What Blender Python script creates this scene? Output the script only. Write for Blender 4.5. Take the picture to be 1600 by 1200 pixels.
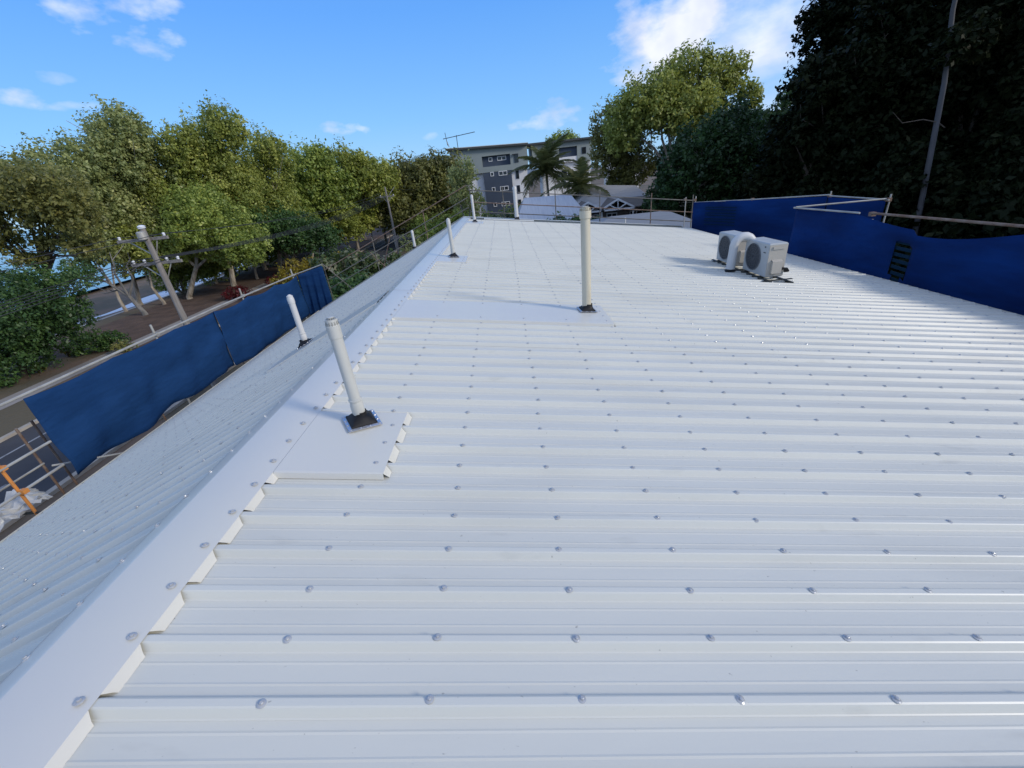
import bpy, math, random
import numpy as np
from mathutils import Vector, Matrix

random.seed(7)
scene = bpy.context.scene
COL = scene.collection
for o in list(bpy.data.objects):
    bpy.data.objects.remove(o)

# ------------------------------------------------------------------ camera
# the camera stands at the origin; the ground lies 8 m below it
cam_d = bpy.data.cameras.new('camera')
cam = bpy.data.objects.new('camera', cam_d)
COL.objects.link(cam)
cam_d.sensor_fit = 'HORIZONTAL'
cam_d.sensor_width = 36.0
cam_d.lens = 646.4 / 1600 * 36.0
cam_d.clip_start = 0.05
cam_d.clip_end = 9000
cam.matrix_world = Matrix(((0.99501, 0.09729, 0.02210, 0),
                           (-0.02369, 0.44553, -0.89495, 0),
                           (-0.09692, 0.88996, 0.44561, 0),
                           (0, 0, 0, 1)))
scene.camera = cam

# ------------------------------------------------------------------ sun, sky, exposure
SUN_AZ, SUN_EL = math.radians(-22), math.radians(24)
sdir = Vector((math.cos(SUN_EL) * math.cos(SUN_AZ), math.cos(SUN_EL) * math.sin(SUN_AZ), math.sin(SUN_EL)))
sun_d = bpy.data.lights.new('sun', 'SUN')
sun_d.energy = 1.9
sun_d.angle = math.radians(11)
sun_d.color = (1.0, 0.92, 0.80)
sun = bpy.data.objects.new('sun', sun_d)
sun.rotation_euler = sdir.to_track_quat('Z', 'Y').to_euler()
COL.objects.link(sun)
scene.view_settings.view_transform = 'Standard'
scene.view_settings.look = 'None'
scene.view_settings.gamma = 1
scene.view_settings.use_curve_mapping = False
scene.view_settings.exposure = 0.29

world = bpy.data.worlds.new('World')
scene.world = world
world.use_nodes = True
wn, wl = world.node_tree.nodes, world.node_tree.links
wn.clear()


def W(t, **k):
    n = wn.new(t)
    for a, b in k.items():
        setattr(n, a, b)
    return n


def wmath(op, a, b=None, clamp=False):
    n = W('ShaderNodeMath', operation=op, use_clamp=clamp)
    for i, v in enumerate((a, b)):
        if v is None:
            continue
        if isinstance(v, (int, float)):
            n.inputs[i].default_value = v
        else:
            wl.new(v, n.inputs[i])
    return n.outputs[0]


sky = W('ShaderNodeTexSky', sky_type='NISHITA')
sky.sun_disc = False
sky.sun_elevation = SUN_EL
sky.sun_rotation = math.radians(112)
sky.altitude = 10
sky.air_density = 1.0
sky.dust_density = 0.4
sky.ozone_density = 2.0
geo = W('ShaderNodeTexCoord')
nrm = W('ShaderNodeVectorMath', operation='NORMALIZE')
wl.new(geo.outputs['Generated'], nrm.inputs[0])
DIR = nrm.outputs[0]
noi = W('ShaderNodeTexNoise')
noi.inputs['Scale'].default_value = 9.0
noi.inputs['Detail'].default_value = 7
noi.inputs['Roughness'].default_value = 0.55
strch = W('ShaderNodeVectorMath', operation='MULTIPLY')
strch.inputs[1].default_value = (1, 1, 1.9)
wl.new(DIR, strch.inputs[0])
wl.new(strch.outputs[0], noi.inputs['Vector'])
nz = wmath('SUBTRACT', noi.outputs['Fac'], 0.5)
nz = wmath('MULTIPLY', nz, 3.0)


noi3 = W('ShaderNodeTexNoise')
noi3.inputs['Scale'].default_value = 26
noi3.inputs['Detail'].default_value = 6
wl.new(strch.outputs[0], noi3.inputs['Vector'])
nzs = wmath('ADD', wmath('MULTIPLY', wmath('SUBTRACT', noi3.outputs['Fac'], 0.5), 4.2), wmath('MULTIPLY', nz, 0.5))


def dotp(vec):
    n = W('ShaderNodeVectorMath', operation='DOT_PRODUCT')
    wl.new(DIR, n.inputs[0])
    n.inputs[1].default_value = vec
    return n.outputs['Value']


# clouds: direction, half width, half height (tangent units), strength
CLOUDS = [
    ((0.325, 0.927, 0.196), 0.125, 0.075, 1.9),
    ((0.430, 0.892, 0.158), 0.165, 0.062, 1.0),
    ((0.462, 0.866, 0.200), 0.120, 0.084, 1.0),
    ((0.462, 0.885, 0.065), 0.09, 0.06, 0.6),
    ((-0.292, 0.950, 0.114), 0.050, 0.014, 0.62),
    ((0.137, 0.984, 0.108), 0.045, 0.026, 0.50),
    ((0.085, 0.992, 0.092), 0.050, 0.014, 0.45),
    ((-0.516, 0.823, 0.239), 0.046, 0.018, 0.50),
    ((-0.575, 0.773, 0.270), 0.040, 0.022, 0.50),
    ((-0.498, 0.820, 0.282), 0.060, 0.018, 0.50),
    ((-0.668, 0.725, 0.166), 0.040, 0.012, 0.62),
    ((-0.633, 0.758, 0.159), 0.042, 0.007, 0.40),
    ((-0.136, 0.987, 0.091), 0.014, 0.007, 0.22),
    ((-0.631, 0.751, 0.192), 0.024, 0.008, 0.30),
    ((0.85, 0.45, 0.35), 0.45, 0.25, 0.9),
    ((0.1, 0.05, 0.98), 1.15, 1.0, 1.0),  # from here down: unseen clouds, added to make the fill light whiter
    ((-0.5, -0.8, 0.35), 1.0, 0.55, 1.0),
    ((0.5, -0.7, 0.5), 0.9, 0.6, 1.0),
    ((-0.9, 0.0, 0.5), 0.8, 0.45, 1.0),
]
total = None
shade = None
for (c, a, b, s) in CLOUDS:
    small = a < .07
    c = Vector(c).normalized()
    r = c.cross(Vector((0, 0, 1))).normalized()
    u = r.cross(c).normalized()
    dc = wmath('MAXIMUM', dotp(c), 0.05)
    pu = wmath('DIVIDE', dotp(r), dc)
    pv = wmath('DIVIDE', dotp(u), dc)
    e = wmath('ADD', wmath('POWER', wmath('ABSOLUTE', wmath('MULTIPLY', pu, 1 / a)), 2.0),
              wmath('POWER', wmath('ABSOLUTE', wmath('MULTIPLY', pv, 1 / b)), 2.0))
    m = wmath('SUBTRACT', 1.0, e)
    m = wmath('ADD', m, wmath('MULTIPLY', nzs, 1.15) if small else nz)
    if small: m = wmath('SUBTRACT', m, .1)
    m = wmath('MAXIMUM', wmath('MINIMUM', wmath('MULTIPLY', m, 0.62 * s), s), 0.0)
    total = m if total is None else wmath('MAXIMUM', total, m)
# thin veil everywhere, thicker near the horizon
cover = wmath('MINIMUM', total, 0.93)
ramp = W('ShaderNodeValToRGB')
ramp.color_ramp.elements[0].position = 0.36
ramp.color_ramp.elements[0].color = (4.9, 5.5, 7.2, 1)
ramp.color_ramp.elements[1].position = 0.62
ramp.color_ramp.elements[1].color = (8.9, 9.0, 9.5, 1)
noi2 = W('ShaderNodeTexNoise')
noi2.inputs['Scale'].default_value = 7.0
noi2.inputs['Detail'].default_value = 4
wl.new(DIR, noi2.inputs['Vector'])
wl.new(noi2.outputs['Fac'], ramp.inputs[0])
tint = W('ShaderNodeMix', data_type='RGBA', blend_type='MULTIPLY')
tint.inputs[0].default_value = 1.0
wl.new(sky.outputs[0], tint.inputs[6])
tint.inputs[7].default_value = (0.95, 1.15, 1.45, 1)
sep = W('ShaderNodeSeparateXYZ')
wl.new(DIR, sep.inputs[0])
sramp = W('ShaderNodeValToRGB')
sramp.color_ramp.elements[0].position = 0.0
sramp.color_ramp.elements[0].color = (0.31, 0.55, 0.84, 1)
sramp.color_ramp.elements[1].position = 1.0
sramp.color_ramp.elements[1].color = (0.07, 0.20, 0.56, 1)
for p_, c_ in ((0.12, (0.19, 0.46, 0.87, 1)), (0.28, (0.105, 0.345, 0.87, 1)), (0.5, (0.085, 0.27, 0.74, 1))):
    e_ = sramp.color_ramp.elements.new(p_)
    e_.color = c_
wl.new(sep.outputs['Z'], sramp.inputs[0])
sgain = W('ShaderNodeVectorMath', operation='SCALE')
sgain.inputs['Scale'].default_value = 9.8
wl.new(sramp.outputs[0], sgain.inputs[0])
skymix = W('ShaderNodeMix', data_type='RGBA')
skymix.inputs[0].default_value = 0.8
wl.new(tint.outputs[2], skymix.inputs[6])
wl.new(sgain.outputs[0], skymix.inputs[7])
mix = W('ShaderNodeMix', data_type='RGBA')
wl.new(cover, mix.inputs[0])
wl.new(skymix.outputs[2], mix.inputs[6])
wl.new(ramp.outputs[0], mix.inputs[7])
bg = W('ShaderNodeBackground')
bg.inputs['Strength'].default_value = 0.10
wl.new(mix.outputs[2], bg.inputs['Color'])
wo = W('ShaderNodeOutputWorld')
wl.new(bg.outputs[0], wo.inputs['Surface'])


# ------------------------------------------------------------------ helpers
def link(o, parent=None):
    COL.objects.link(o)
    if parent is not None:
        o.parent = parent
    return o


def tag(o, label=None, cat=None, group=None, kind=None):
    if label: o['label'] = label
    if cat: o['category'] = cat
    if group: o['group'] = group
    if kind: o['kind'] = kind
    return o


def thing(name, label, cat, loc=(0, 0, 0), rz=0.0, group=None):
    o = bpy.data.objects.new(name, None)
    o.empty_display_size = 0.2
    o.location = loc
    o.rotation_euler = (0, 0, rz)
    link(o)
    return tag(o, label, cat, group)


def copy_tree(o, parent=None):
    c = o.copy()
    link(c, parent)
    for ch in list(o.children):
        copy_tree(ch, c)
    return c


class MB:
    """collects shapes, builds one mesh"""
    def __init__(self):
        self.v = []
        self.f = []

    def add(self, vs, fs):
        n = len(self.v)
        self.v += [tuple(p) for p in vs]
        self.f += [tuple(i + n for i in f) for f in fs]
        return self

    def box(self, a, b):
        x0, y0, z0 = a
        x1, y1, z1 = b
        return self.add([(x0, y0, z0), (x1, y0, z0), (x1, y1, z0), (x0, y1, z0), (x0, y0, z1), (x1, y0, z1), (x1, y1, z1), (x0, y1, z1)],
                        [(0, 3, 2, 1), (4, 5, 6, 7), (0, 1, 5, 4), (1, 2, 6, 5), (2, 3, 7, 6), (3, 0, 4, 7)])

    def bar(self, p, q, w, h, up=(0, 0, 1)):
        p, q = Vector(p), Vector(q)
        d = (q - p).normalized()
        s = d.cross(Vector(up))
        if s.length < 1e-4:
            s = d.cross(Vector((0, 1, 0)))
        s.normalize()
        t = s.cross(d)
        vs = []
        for c in (p, q):
            for i, j in ((-1, -1), (1, -1), (1, 1), (-1, 1)):
                vs.append(c + s * w * .5 * i + t * h * .5 * j)
        return self.add(vs, [(3, 2, 1, 0), (4, 5, 6, 7), (0, 1, 5, 4), (1, 2, 6, 5), (2, 3, 7, 6), (3, 0, 4, 7)])

    def tube(self, pts, rad, n=10, caps=True):
        pts = [Vector(p) for p in pts]
        if isinstance(rad, (int, float)):
            rad = [rad] * len(pts)
        vs, fs = [], []
        ref = Vector((0.31, 0.17, 0.93))
        prev = None
        for i, p in enumerate(pts):
            d = (pts[min(i + 1, len(pts) - 1)] - pts[max(i - 1, 0)]).normalized()
            if prev is None:
                s = d.cross(ref)
                if s.length < 1e-3: s = d.cross(Vector((1, 0, 0)))
            else:
                s = prev - d * prev.dot(d)
            s.normalize()
            prev = s
            t = d.cross(s)
            for k in range(n):
                a = 2 * math.pi * k / n
                vs.append(p + (s * math.cos(a) + t * math.sin(a)) * rad[i])
        for i in range(len(pts) - 1):
            for k in range(n):
                k2 = (k + 1) % n
                fs.append((i * n + k, i * n + k2, (i + 1) * n + k2, (i + 1) * n + k))
        if caps:
            fs.append(tuple(range(n - 1, -1, -1)))
            fs.append(tuple((len(pts) - 1) * n + k for k in range(n)))
        return self.add(vs, fs)

    def lathe(self, prof, c=(0, 0, 0), n=24):
        vs, fs = [], []
        for (r, z) in prof:
            for k in range(n):
                a = 2 * math.pi * k / n
                vs.append((c[0] + r * math.cos(a), c[1] + r * math.sin(a), c[2] + z))
        for i in range(len(prof) - 1):
            for k in range(n):
                k2 = (k + 1) % n
                fs.append((i * n + k, i * n + k2, (i + 1) * n + k2, (i + 1) * n + k))
        fs.append(tuple(range(n - 1, -1, -1)))
        fs.append(tuple((len(prof) - 1) * n + k for k in range(n)))
        return self.add(vs, fs)

    def mesh(self, name, mat, smooth=False):
        m = bpy.data.meshes.new(name)
        m.from_pydata(self.v, [], self.f)
        m.materials.append(mat)
        if smooth:
            m.polygons.foreach_set('use_smooth', [True] * len(m.polygons))
            try:
                m.set_sharp_from_angle(angle=math.radians(38))
            except Exception:
                pass
        m.update()
        return m

    def build(self, name, mat, parent=None, smooth=False, loc=None):
        o = bpy.data.objects.new(name, self.mesh(name, mat, smooth))
        if loc is not None: o.location = loc
        return link(o, parent)


def np_mesh(name, V, F, mat, col=None):
    m = bpy.data.meshes.new(name)
    n, k = F.shape
    m.vertices.add(len(V))
    m.vertices.foreach_set('co', V.astype(np.float32).ravel())
    m.loops.add(n * k)
    m.loops.foreach_set('vertex_index', F.astype(np.int32).ravel())
    m.polygons.add(n)
    m.polygons.foreach_set('loop_start', np.arange(0, n * k, k, dtype=np.int32))
    if col is not None:
        a = m.attributes.new('tone', 'FLOAT', 'POINT')
        a.data.foreach_set('value', col.astype(np.float32))
    m.materials.append(mat)
    m.update(calc_edges=True)
    return m


# ------------------------------------------------------------------ materials
def mat(name, base, rough=0.6, metal=0.0, spec=0.5, noise=None, bump=None, var=None, transl=None, coat=None):
    """noise=(scale, colour2, lo, hi) second colour blotches; bump=(scale, strength, distance)"""
    m = bpy.data.materials.new(name)
    m.use_nodes = True
    nt = m.node_tree
    N, L = nt.nodes, nt.links
    p = N['Principled BSDF']
    p.inputs['Base Color'].default_value = (*base, 1)
    p.inputs['Roughness'].default_value = rough
    p.inputs['Metallic'].default_value = metal
    p.inputs['Specular IOR Level'].default_value = spec
    tc = N.new('ShaderNodeTexCoord')
    colout = None
    if noise:
        sc, c2, lo, hi = noise
        n = N.new('ShaderNodeTexNoise')
        if isinstance(sc, tuple):
            mp = N.new('ShaderNodeMapping')
            mp.inputs['Scale'].default_value = sc
            L.new(tc.outputs['Object'], mp.inputs[0])
            L.new(mp.outputs[0], n.inputs['Vector'])
            n.inputs['Scale'].default_value = 1
        else:
            L.new(tc.outputs['Object'], n.inputs['Vector'])
            n.inputs['Scale'].default_value = sc
        n.inputs['Detail'].default_value = 6
        r = N.new('ShaderNodeValToRGB')
        r.color_ramp.elements[0].position = lo
        r.color_ramp.elements[1].position = hi
        r.color_ramp.elements[0].color = (*base, 1)
        r.color_ramp.elements[1].color = (*c2, 1)
        L.new(n.outputs['Fac'], r.inputs[0])
        colout = r.outputs[0]
        L.new(colout, p.inputs['Base Color'])
    if bump:
        sc, st, di = bump
        n = N.new('ShaderNodeTexNoise')
        if isinstance(sc, tuple):
            mp = N.new('ShaderNodeMapping')
            mp.inputs['Scale'].default_value = sc
            L.new(tc.outputs['Object'], mp.inputs[0])
            L.new(mp.outputs[0], n.inputs['Vector'])
            n.inputs['Scale'].default_value = 1
        else:
            L.new(tc.outputs['Object'], n.inputs['Vector'])
            n.inputs['Scale'].default_value = sc
        n.inputs['Detail'].default_value = 3
        b = N.new('ShaderNodeBump')
        b.inputs['Strength'].default_value = st
        b.inputs['Distance'].default_value = di
        L.new(n.outputs['Fac'], b.inputs['Height'])
        L.new(b.outputs[0], p.inputs['Normal'])
    if coat:
        p.inputs['Coat Weight'].default_value = coat
    if transl:
        t = N.new('ShaderNodeBsdfTranslucent')
        t.inputs['Color'].default_value = (*transl[1], 1)
        mx = N.new('ShaderNodeMixShader')
        mx.inputs[0].default_value = transl[0]
        L.new(p.outputs[0], mx.inputs[1])
        L.new(t.outputs[0], mx.inputs[2])
        L.new(mx.outputs[0], N['Material Output'].inputs['Surface'])
    return m


def leaf_mat(name, dark, light, hi, tr=0.42, rough=0.45, spec=0.45):
    m = bpy.data.materials.new(name)
    m.use_nodes = True
    nt = m.node_tree
    N, L = nt.nodes, nt.links
    p = N['Principled BSDF']
    p.inputs['Roughness'].default_value = rough
    p.inputs['Specular IOR Level'].default_value = spec
    a = N.new('ShaderNodeAttribute')
    a.attribute_name = 'tone'
    r = N.new('ShaderNodeValToRGB')
    r.color_ramp.elements[0].color = (*dark, 1)
    r.color_ramp.elements[1].color = (*hi, 1)
    e = r.color_ramp.elements.new(0.55)
    e.color = (*light, 1)
    L.new(a.outputs['Fac'], r.inputs[0])
    L.new(r.outputs[0], p.inputs['Base Color'])
    t = N.new('ShaderNodeBsdfTranslucent')
    L.new(r.outputs[0], t.inputs['Color'])
    mx = N.new('ShaderNodeMixShader')
    mx.inputs[0].default_value = tr
    L.new(p.outputs[0], mx.inputs[1])
    L.new(t.outputs[0], mx.inputs[2])
    L.new(mx.outputs[0], N['Material Output'].inputs['Surface'])
    return m


M = {}
M['sheet'] = mat('painted_white_steel_sheet', (0.64, 0.635, 0.565), 0.40, spec=0.42,
                 noise=((0.9, 3.0, 1.0), (0.60, 0.60, 0.54), 0.35, 0.75), bump=((1.1, 5.0, 1.0), 0.5, 0.010))
def weather(m, scale=1.0):
    nt = m.node_tree
    N, L = nt.nodes, nt.links
    p = N['Principled BSDF']
    g = N.new('ShaderNodeNewGeometry')
    src = p.inputs['Base Color'].links[0].from_socket
    for n in list(N):
        if n.type == 'MAPPING': L.new(g.outputs['Position'], n.inputs[0])
    for (sc, det, lo, hi, dark) in (((0.5, 2.2, 1.0), 5, .52, .74, .90), ((38, 60, 40), 2, .735, .80, .62), ((3.0, 11, 3.0), 6, .64, .80, .86)):
        mp = N.new('ShaderNodeMapping')
        mp.inputs['Scale'].default_value = sc
        L.new(g.outputs['Position'], mp.inputs[0])
        n = N.new('ShaderNodeTexNoise')
        n.inputs['Scale'].default_value = 1
        n.inputs['Detail'].default_value = det
        L.new(mp.outputs[0], n.inputs['Vector'])
        r = N.new('ShaderNodeMapRange')
        r.inputs[1].default_value, r.inputs[2].default_value = lo, hi
        r.inputs[3].default_value, r.inputs[4].default_value = 1.0, dark
        L.new(n.outputs['Fac'], r.inputs[0])
        x = N.new('ShaderNodeVectorMath')
        x.operation = 'SCALE'
        L.new(src, x.inputs[0])
        L.new(r.outputs[0], x.inputs['Scale'])
        src = x.outputs[0]
    L.new(src, p.inputs['Base Color'])


weather(M['sheet'])
M['flash'] = mat('painted_white_steel_flashing', (0.655, 0.64, 0.56), 0.34, spec=0.42,
                 noise=(1.3, (0.62, 0.605, 0.56), 0.35, 0.75), bump=(2.2, 0.4, 0.008))
M['screw'] = mat('zinc_screw', (0.47, 0.475, 0.47), 0.30, metal=0.35)
M['pvc'] = mat('grey_white_pvc', (0.52, 0.52, 0.48), 0.45, noise=((8, 8, 1.5), (0.42, 0.42, 0.38), 0.45, 0.8))
M['cream'] = mat('cream_pvc', (0.60, 0.55, 0.42), 0.42, noise=((14, 14, 2.0), (0.44, 0.38, 0.27), 0.5, 0.8))
M['whitepvc'] = mat('white_pvc', (0.60, 0.59, 0.56), 0.45, noise=((6, 6, 2), (0.52, 0.51, 0.48), 0.45, 0.75))
M['rubber'] = mat('black_rubber', (0.008, 0.008, 0.009), 0.55, spec=0.3)
M['silver'] = mat('aluminium_flange', (0.6, 0.6, 0.62), 0.32, metal=0.9, bump=(60, 0.6, 0.003))
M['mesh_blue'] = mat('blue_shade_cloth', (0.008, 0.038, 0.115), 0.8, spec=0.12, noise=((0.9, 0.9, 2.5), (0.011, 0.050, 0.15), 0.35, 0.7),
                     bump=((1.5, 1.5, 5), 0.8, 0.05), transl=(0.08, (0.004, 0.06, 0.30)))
M['mesh_shaded'] = mat('shaded_blue_cloth', (0.003, 0.018, 0.085), 0.8, spec=0.1, noise=((0.7, 0.7, 1.8), (0.004, 0.036, 0.165), 0.35, 0.7),
                     bump=((1.2, 1.2, 4), 0.8, 0.06), transl=(0.06, (0.003, 0.05, 0.25)))  # same blue cloth as on the left, its backlit shade put into the colour
M['mesh_green'] = mat('green_shade_cloth', (0.005, 0.025, 0.05), 0.8, spec=0.1)
M['galv'] = mat('galvanised_tube', (0.42, 0.41, 0.37), 0.5, metal=0.25, noise=((3, 3, 3), (0.30, 0.28, 0.24), 0.45, 0.7))
M['rusty'] = mat('rusty_tube', (0.16, 0.095, 0.06), 0.7, noise=(6, (0.24, 0.19, 0.15), 0.4, 0.7))
M['tube_dark'] = mat('dark_weathered_tube', (0.14, 0.13, 0.11), 0.6, metal=0.2, noise=(3, (0.22, 0.20, 0.16), 0.5, 0.7))
M['orange'] = mat('orange_painted_tube', (0.62, 0.24, 0.05), 0.55, noise=(9, (0.30, 0.16, 0.08), 0.5, 0.75))
M['board'] = mat('scaffold_board', (0.62, 0.54, 0.44), 0.85, noise=((2, 12, 2), (0.46, 0.39, 0.31), 0.35, 0.7))
M['wood_pole'] = mat('weathered_timber_pole', (0.27, 0.25, 0.23), 0.85, noise=((18, 18, 1.2), (0.17, 0.155, 0.14), 0.35, 0.7))
M['concrete_pole'] = mat('pale_concrete_pole', (0.45, 0.44, 0.41), 0.8)
M['porcelain'] = mat('white_porcelain', (0.72, 0.73, 0.74), 0.25)
M['cable'] = mat('black_cable', (0.03, 0.03, 0.032), 0.6)
M['ac'] = mat('white_ac_casing', (0.44, 0.45, 0.43), 0.42, noise=(3, (0.39, 0.40, 0.385), 0.4, 0.8))
M['acbeige'] = mat('cream_ac_panel', (0.46, 0.42, 0.35), 0.45)
M['grille'] = mat('dark_grille', (0.035, 0.04, 0.045), 0.6)
M['grille_wire'] = mat('grey_grille_wire', (0.16, 0.17, 0.18), 0.5)
M['steel_dark'] = mat('dark_steel', (0.06, 0.065, 0.06), 0.5, metal=0.5)
M['fascia'] = mat('cream_fascia', (0.50, 0.45, 0.38), 0.6)
M['render_white'] = mat('white_render', (0.82, 0.83, 0.84), 0.8, noise=(0.5, (0.74, 0.74, 0.73), 0.4, 0.7))
M['render_grey'] = mat('grey_green_render', (0.30, 0.345, 0.33), 0.8, noise=(0.35, (0.27, 0.31, 0.30), 0.4, 0.7))
M['navy'] = mat('slate_blue_cladding', (0.045, 0.065, 0.10), 0.7, noise=(0.4, (0.06, 0.08, 0.115), 0.35, 0.7))
M['glass'] = mat('dark_window_glass', (0.02, 0.025, 0.03), 0.08)
M['frame_white'] = mat('white_window_frame', (0.72, 0.73, 0.73), 0.5)
M['roof_dark'] = mat('dark_roof_edge', (0.06, 0.065, 0.065), 0.7)
M['roof_mid'] = mat('mid_grey_roof', (0.22, 0.23, 0.24), 0.6, noise=((0.3, 6, 1), (0.19, 0.20, 0.21), 0.4, 0.7))
M['roof_grey'] = mat('pale_grey_roof', (0.38, 0.38, 0.38), 0.6, noise=((0.3, 6, 1), (0.32, 0.32, 0.325), 0.4, 0.7))
M['roof_blue'] = mat('pale_blue_roof', (0.44, 0.46, 0.48), 0.5, noise=((8, 0.3, 1), (0.36, 0.38, 0.41), 0.4, 0.7))
M['roof_brown'] = mat('brown_grey_roof', (0.15, 0.135, 0.12), 0.8, noise=((1, 9, 1), (0.11, 0.10, 0.09), 0.4, 0.7))
M['brick_wall'] = mat('grey_brown_wall', (0.20, 0.17, 0.15), 0.85, noise=(3, (0.15, 0.13, 0.12), 0.4, 0.7))
M['asphalt'] = mat('asphalt', (0.055, 0.055, 0.06), 0.9, noise=(0.6, (0.042, 0.042, 0.047), 0.4, 0.65), bump=(40, 0.4, 0.01))
M['line'] = mat('worn_road_paint', (0.30, 0.30, 0.30), 0.7, noise=(3, (0.10, 0.10, 0.10), 0.5, 0.7))
M['kerb'] = mat('kerb_concrete', (0.40, 0.36, 0.30), 0.85, noise=(2, (0.32, 0.28, 0.23), 0.4, 0.7))
M['path'] = mat('concrete_path', (0.30, 0.27, 0.24), 0.9, noise=(0.8, (0.25, 0.225, 0.20), 0.4, 0.7))
M['sand'] = mat('beach_sand', (0.44, 0.40, 0.35), 0.95, noise=(0.12, (0.34, 0.31, 0.28), 0.4, 0.65), bump=(1.4, 0.7, 0.08))
M['ground'] = mat('dry_grass_and_dirt', (0.105, 0.085, 0.05), 0.95, noise=(0.22, (0.17, 0.115, 0.075), 0.42, 0.60), bump=(3.0, 0.8, 0.08))
M['litter'] = mat('leaf_litter', (0.075, 0.045, 0.03), 0.95, noise=(0.9, (0.13, 0.08, 0.055), 0.4, 0.7), bump=(5.0, 0.9, 0.07))
M['hill'] = mat('forest_floor', (0.022, 0.024, 0.012), 0.95, noise=(0.4, (0.035, 0.028, 0.016), 0.4, 0.7), bump=(2, 1, 0.3))
M['sea'] = mat('sea_water', (0.045, 0.16, 0.22), 0.16, noise=((0.012, 0.03, 1), (0.06, 0.21, 0.26), 0.4, 0.65), bump=((0.5, 0.35, 1), 0.5, 0.35))
M['foam'] = mat('white_surf', (0.72, 0.76, 0.80), 0.6, noise=((0.5, 0.18, 1), (0.32, 0.42, 0.48), 0.50, 0.68), bump=(1.5, 0.6, 0.15))
M['mountain'] = mat('haze_tinted_hill', (0.12, 0.16, 0.20), 0.95, noise=(0.006, (0.14, 0.18, 0.22), 0.4, 0.6), bump=(0.02, 1, 10))  # bluish haze of distance is mixed into this base colour
M['tarp'] = mat('white_plastic_sheet', (0.52, 0.52, 0.50), 0.35, bump=(5, 0.6, 0.05), noise=(2.5, (0.38, 0.38, 0.36), 0.4, 0.7))
M['bark_pale'] = mat('pale_paperbark', (0.40, 0.36, 0.30), 0.9, noise=((5, 5, 1.2), (0.20, 0.17, 0.14), 0.42, 0.65), bump=((9, 9, 2), 0.7, 0.04))
M['bark_dark'] = mat('dark_bark', (0.11, 0.09, 0.07), 0.9, noise=((5, 5, 1.2), (0.06, 0.05, 0.04), 0.4, 0.65), bump=((9, 9, 2), 0.7, 0.04))
M['bark_grey'] = mat('grey_bark', (0.23, 0.22, 0.21), 0.9, noise=((3, 3, 0.8), (0.12, 0.12, 0.115), 0.4, 0.65))
M['bark_dim'] = mat('dull_grey_bark', (0.10, 0.10, 0.105), 0.9, noise=((3, 3, 0.8), (0.08, 0.08, 0.08), 0.4, 0.65))
M['leaf_olive'] = leaf_mat('olive_leaves', (0.117, 0.146, 0.034), (0.336, 0.383, 0.084), (0.725, 0.705, 0.198))
M['leaf_green'] = leaf_mat('mid_green_leaves', (0.098, 0.145, 0.036), (0.299, 0.380, 0.079), (0.660, 0.669, 0.158))
M['leaf_grey'] = leaf_mat('grey_green_leaves', (0.141, 0.177, 0.066), (0.342, 0.387, 0.140), (0.743, 0.711, 0.304))
M['leaf_brown'] = leaf_mat('brownish_leaves', (0.092, 0.102, 0.028), (0.244, 0.246, 0.069), (0.436, 0.402, 0.132))
M['leaf_deep'] = leaf_mat('deep_green_leaves', (0.026, 0.058, 0.019), (0.073, 0.146, 0.043), (0.179, 0.293, 0.065))
M['leaf_lime'] = leaf_mat('yellow_green_leaves', (0.10, 0.125, 0.022), (0.32, 0.36, 0.065), (0.58, 0.56, 0.13))
M['leaf_dark'] = leaf_mat('shaded_rainforest_leaves', (0.007, 0.010, 0.004), (0.012, 0.018, 0.007), (0.032, 0.036, 0.014), tr=0.12, spec=0.06)  # shade of the backlit hillside is put into this near-black leaf colour
M['leaf_palm'] = leaf_mat('palm_leaves', (0.056, 0.073, 0.021), (0.147, 0.164, 0.052), (0.336, 0.301, 0.126))
M['leaf_yellow'] = leaf_mat('yellow_flowers', (0.080, 0.080, 0.012), (0.280, 0.220, 0.020), (0.550, 0.420, 0.050))
M['leaf_red'] = leaf_mat('red_flowers', (0.050, 0.012, 0.012), (0.140, 0.018, 0.022), (0.260, 0.040, 0.040))
M['leaf_frangi'] = leaf_mat('frangipani_leaves', (0.029, 0.048, 0.014), (0.072, 0.114, 0.030), (0.780, 0.720, 0.540))

# ------------------------------------------------------------------ terrain
GZ = -8.0
rng = np.random.default_rng(3)


def sheet_grid(name, xs, ys, zf, material, kind='structure', parent=None):
    X, Y = np.meshgrid(xs, ys)
    Z = np.vectorize(zf)(X, Y)
    V = np.stack([X.ravel(), Y.ravel(), Z.ravel()], 1)
    nx, ny = len(xs), len(ys)
    i = np.arange(ny - 1)[:, None] * nx + np.arange(nx - 1)[None, :]
    F = np.stack([i, i + 1, i + nx + 1, i + nx], -1).reshape(-1, 4)
    o = bpy.data.objects.new(name, np_mesh(name, V, F, material))
    link(o, parent)
    if kind: o['kind'] = kind
    return o


def shore(y):
    # x of the seaward edge of the grassed park; the coast swings right in the distance
    return -37.5 - 0.00035 * max(0, y - 40) ** 2 + (0 if y < 160 else 0.0)


def ground_z(x, y):
    s = shore(y)
    h = 0.0
    if x < s:
        h = -min(2.6, (s - x) * 0.20)
    if x > 13 and y > -60:
        t = x - 13
        ramp = min(1.0, max(0.0, (y + 60) / 60.0))
        h += (0.18 * min(t, 20) + 0.42 * max(0, min(t - 20, 120))) * ramp * (1.0 if y < 42 else max(0.08, 1 - (y - 42) / 22.0))
    return GZ + h


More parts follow.
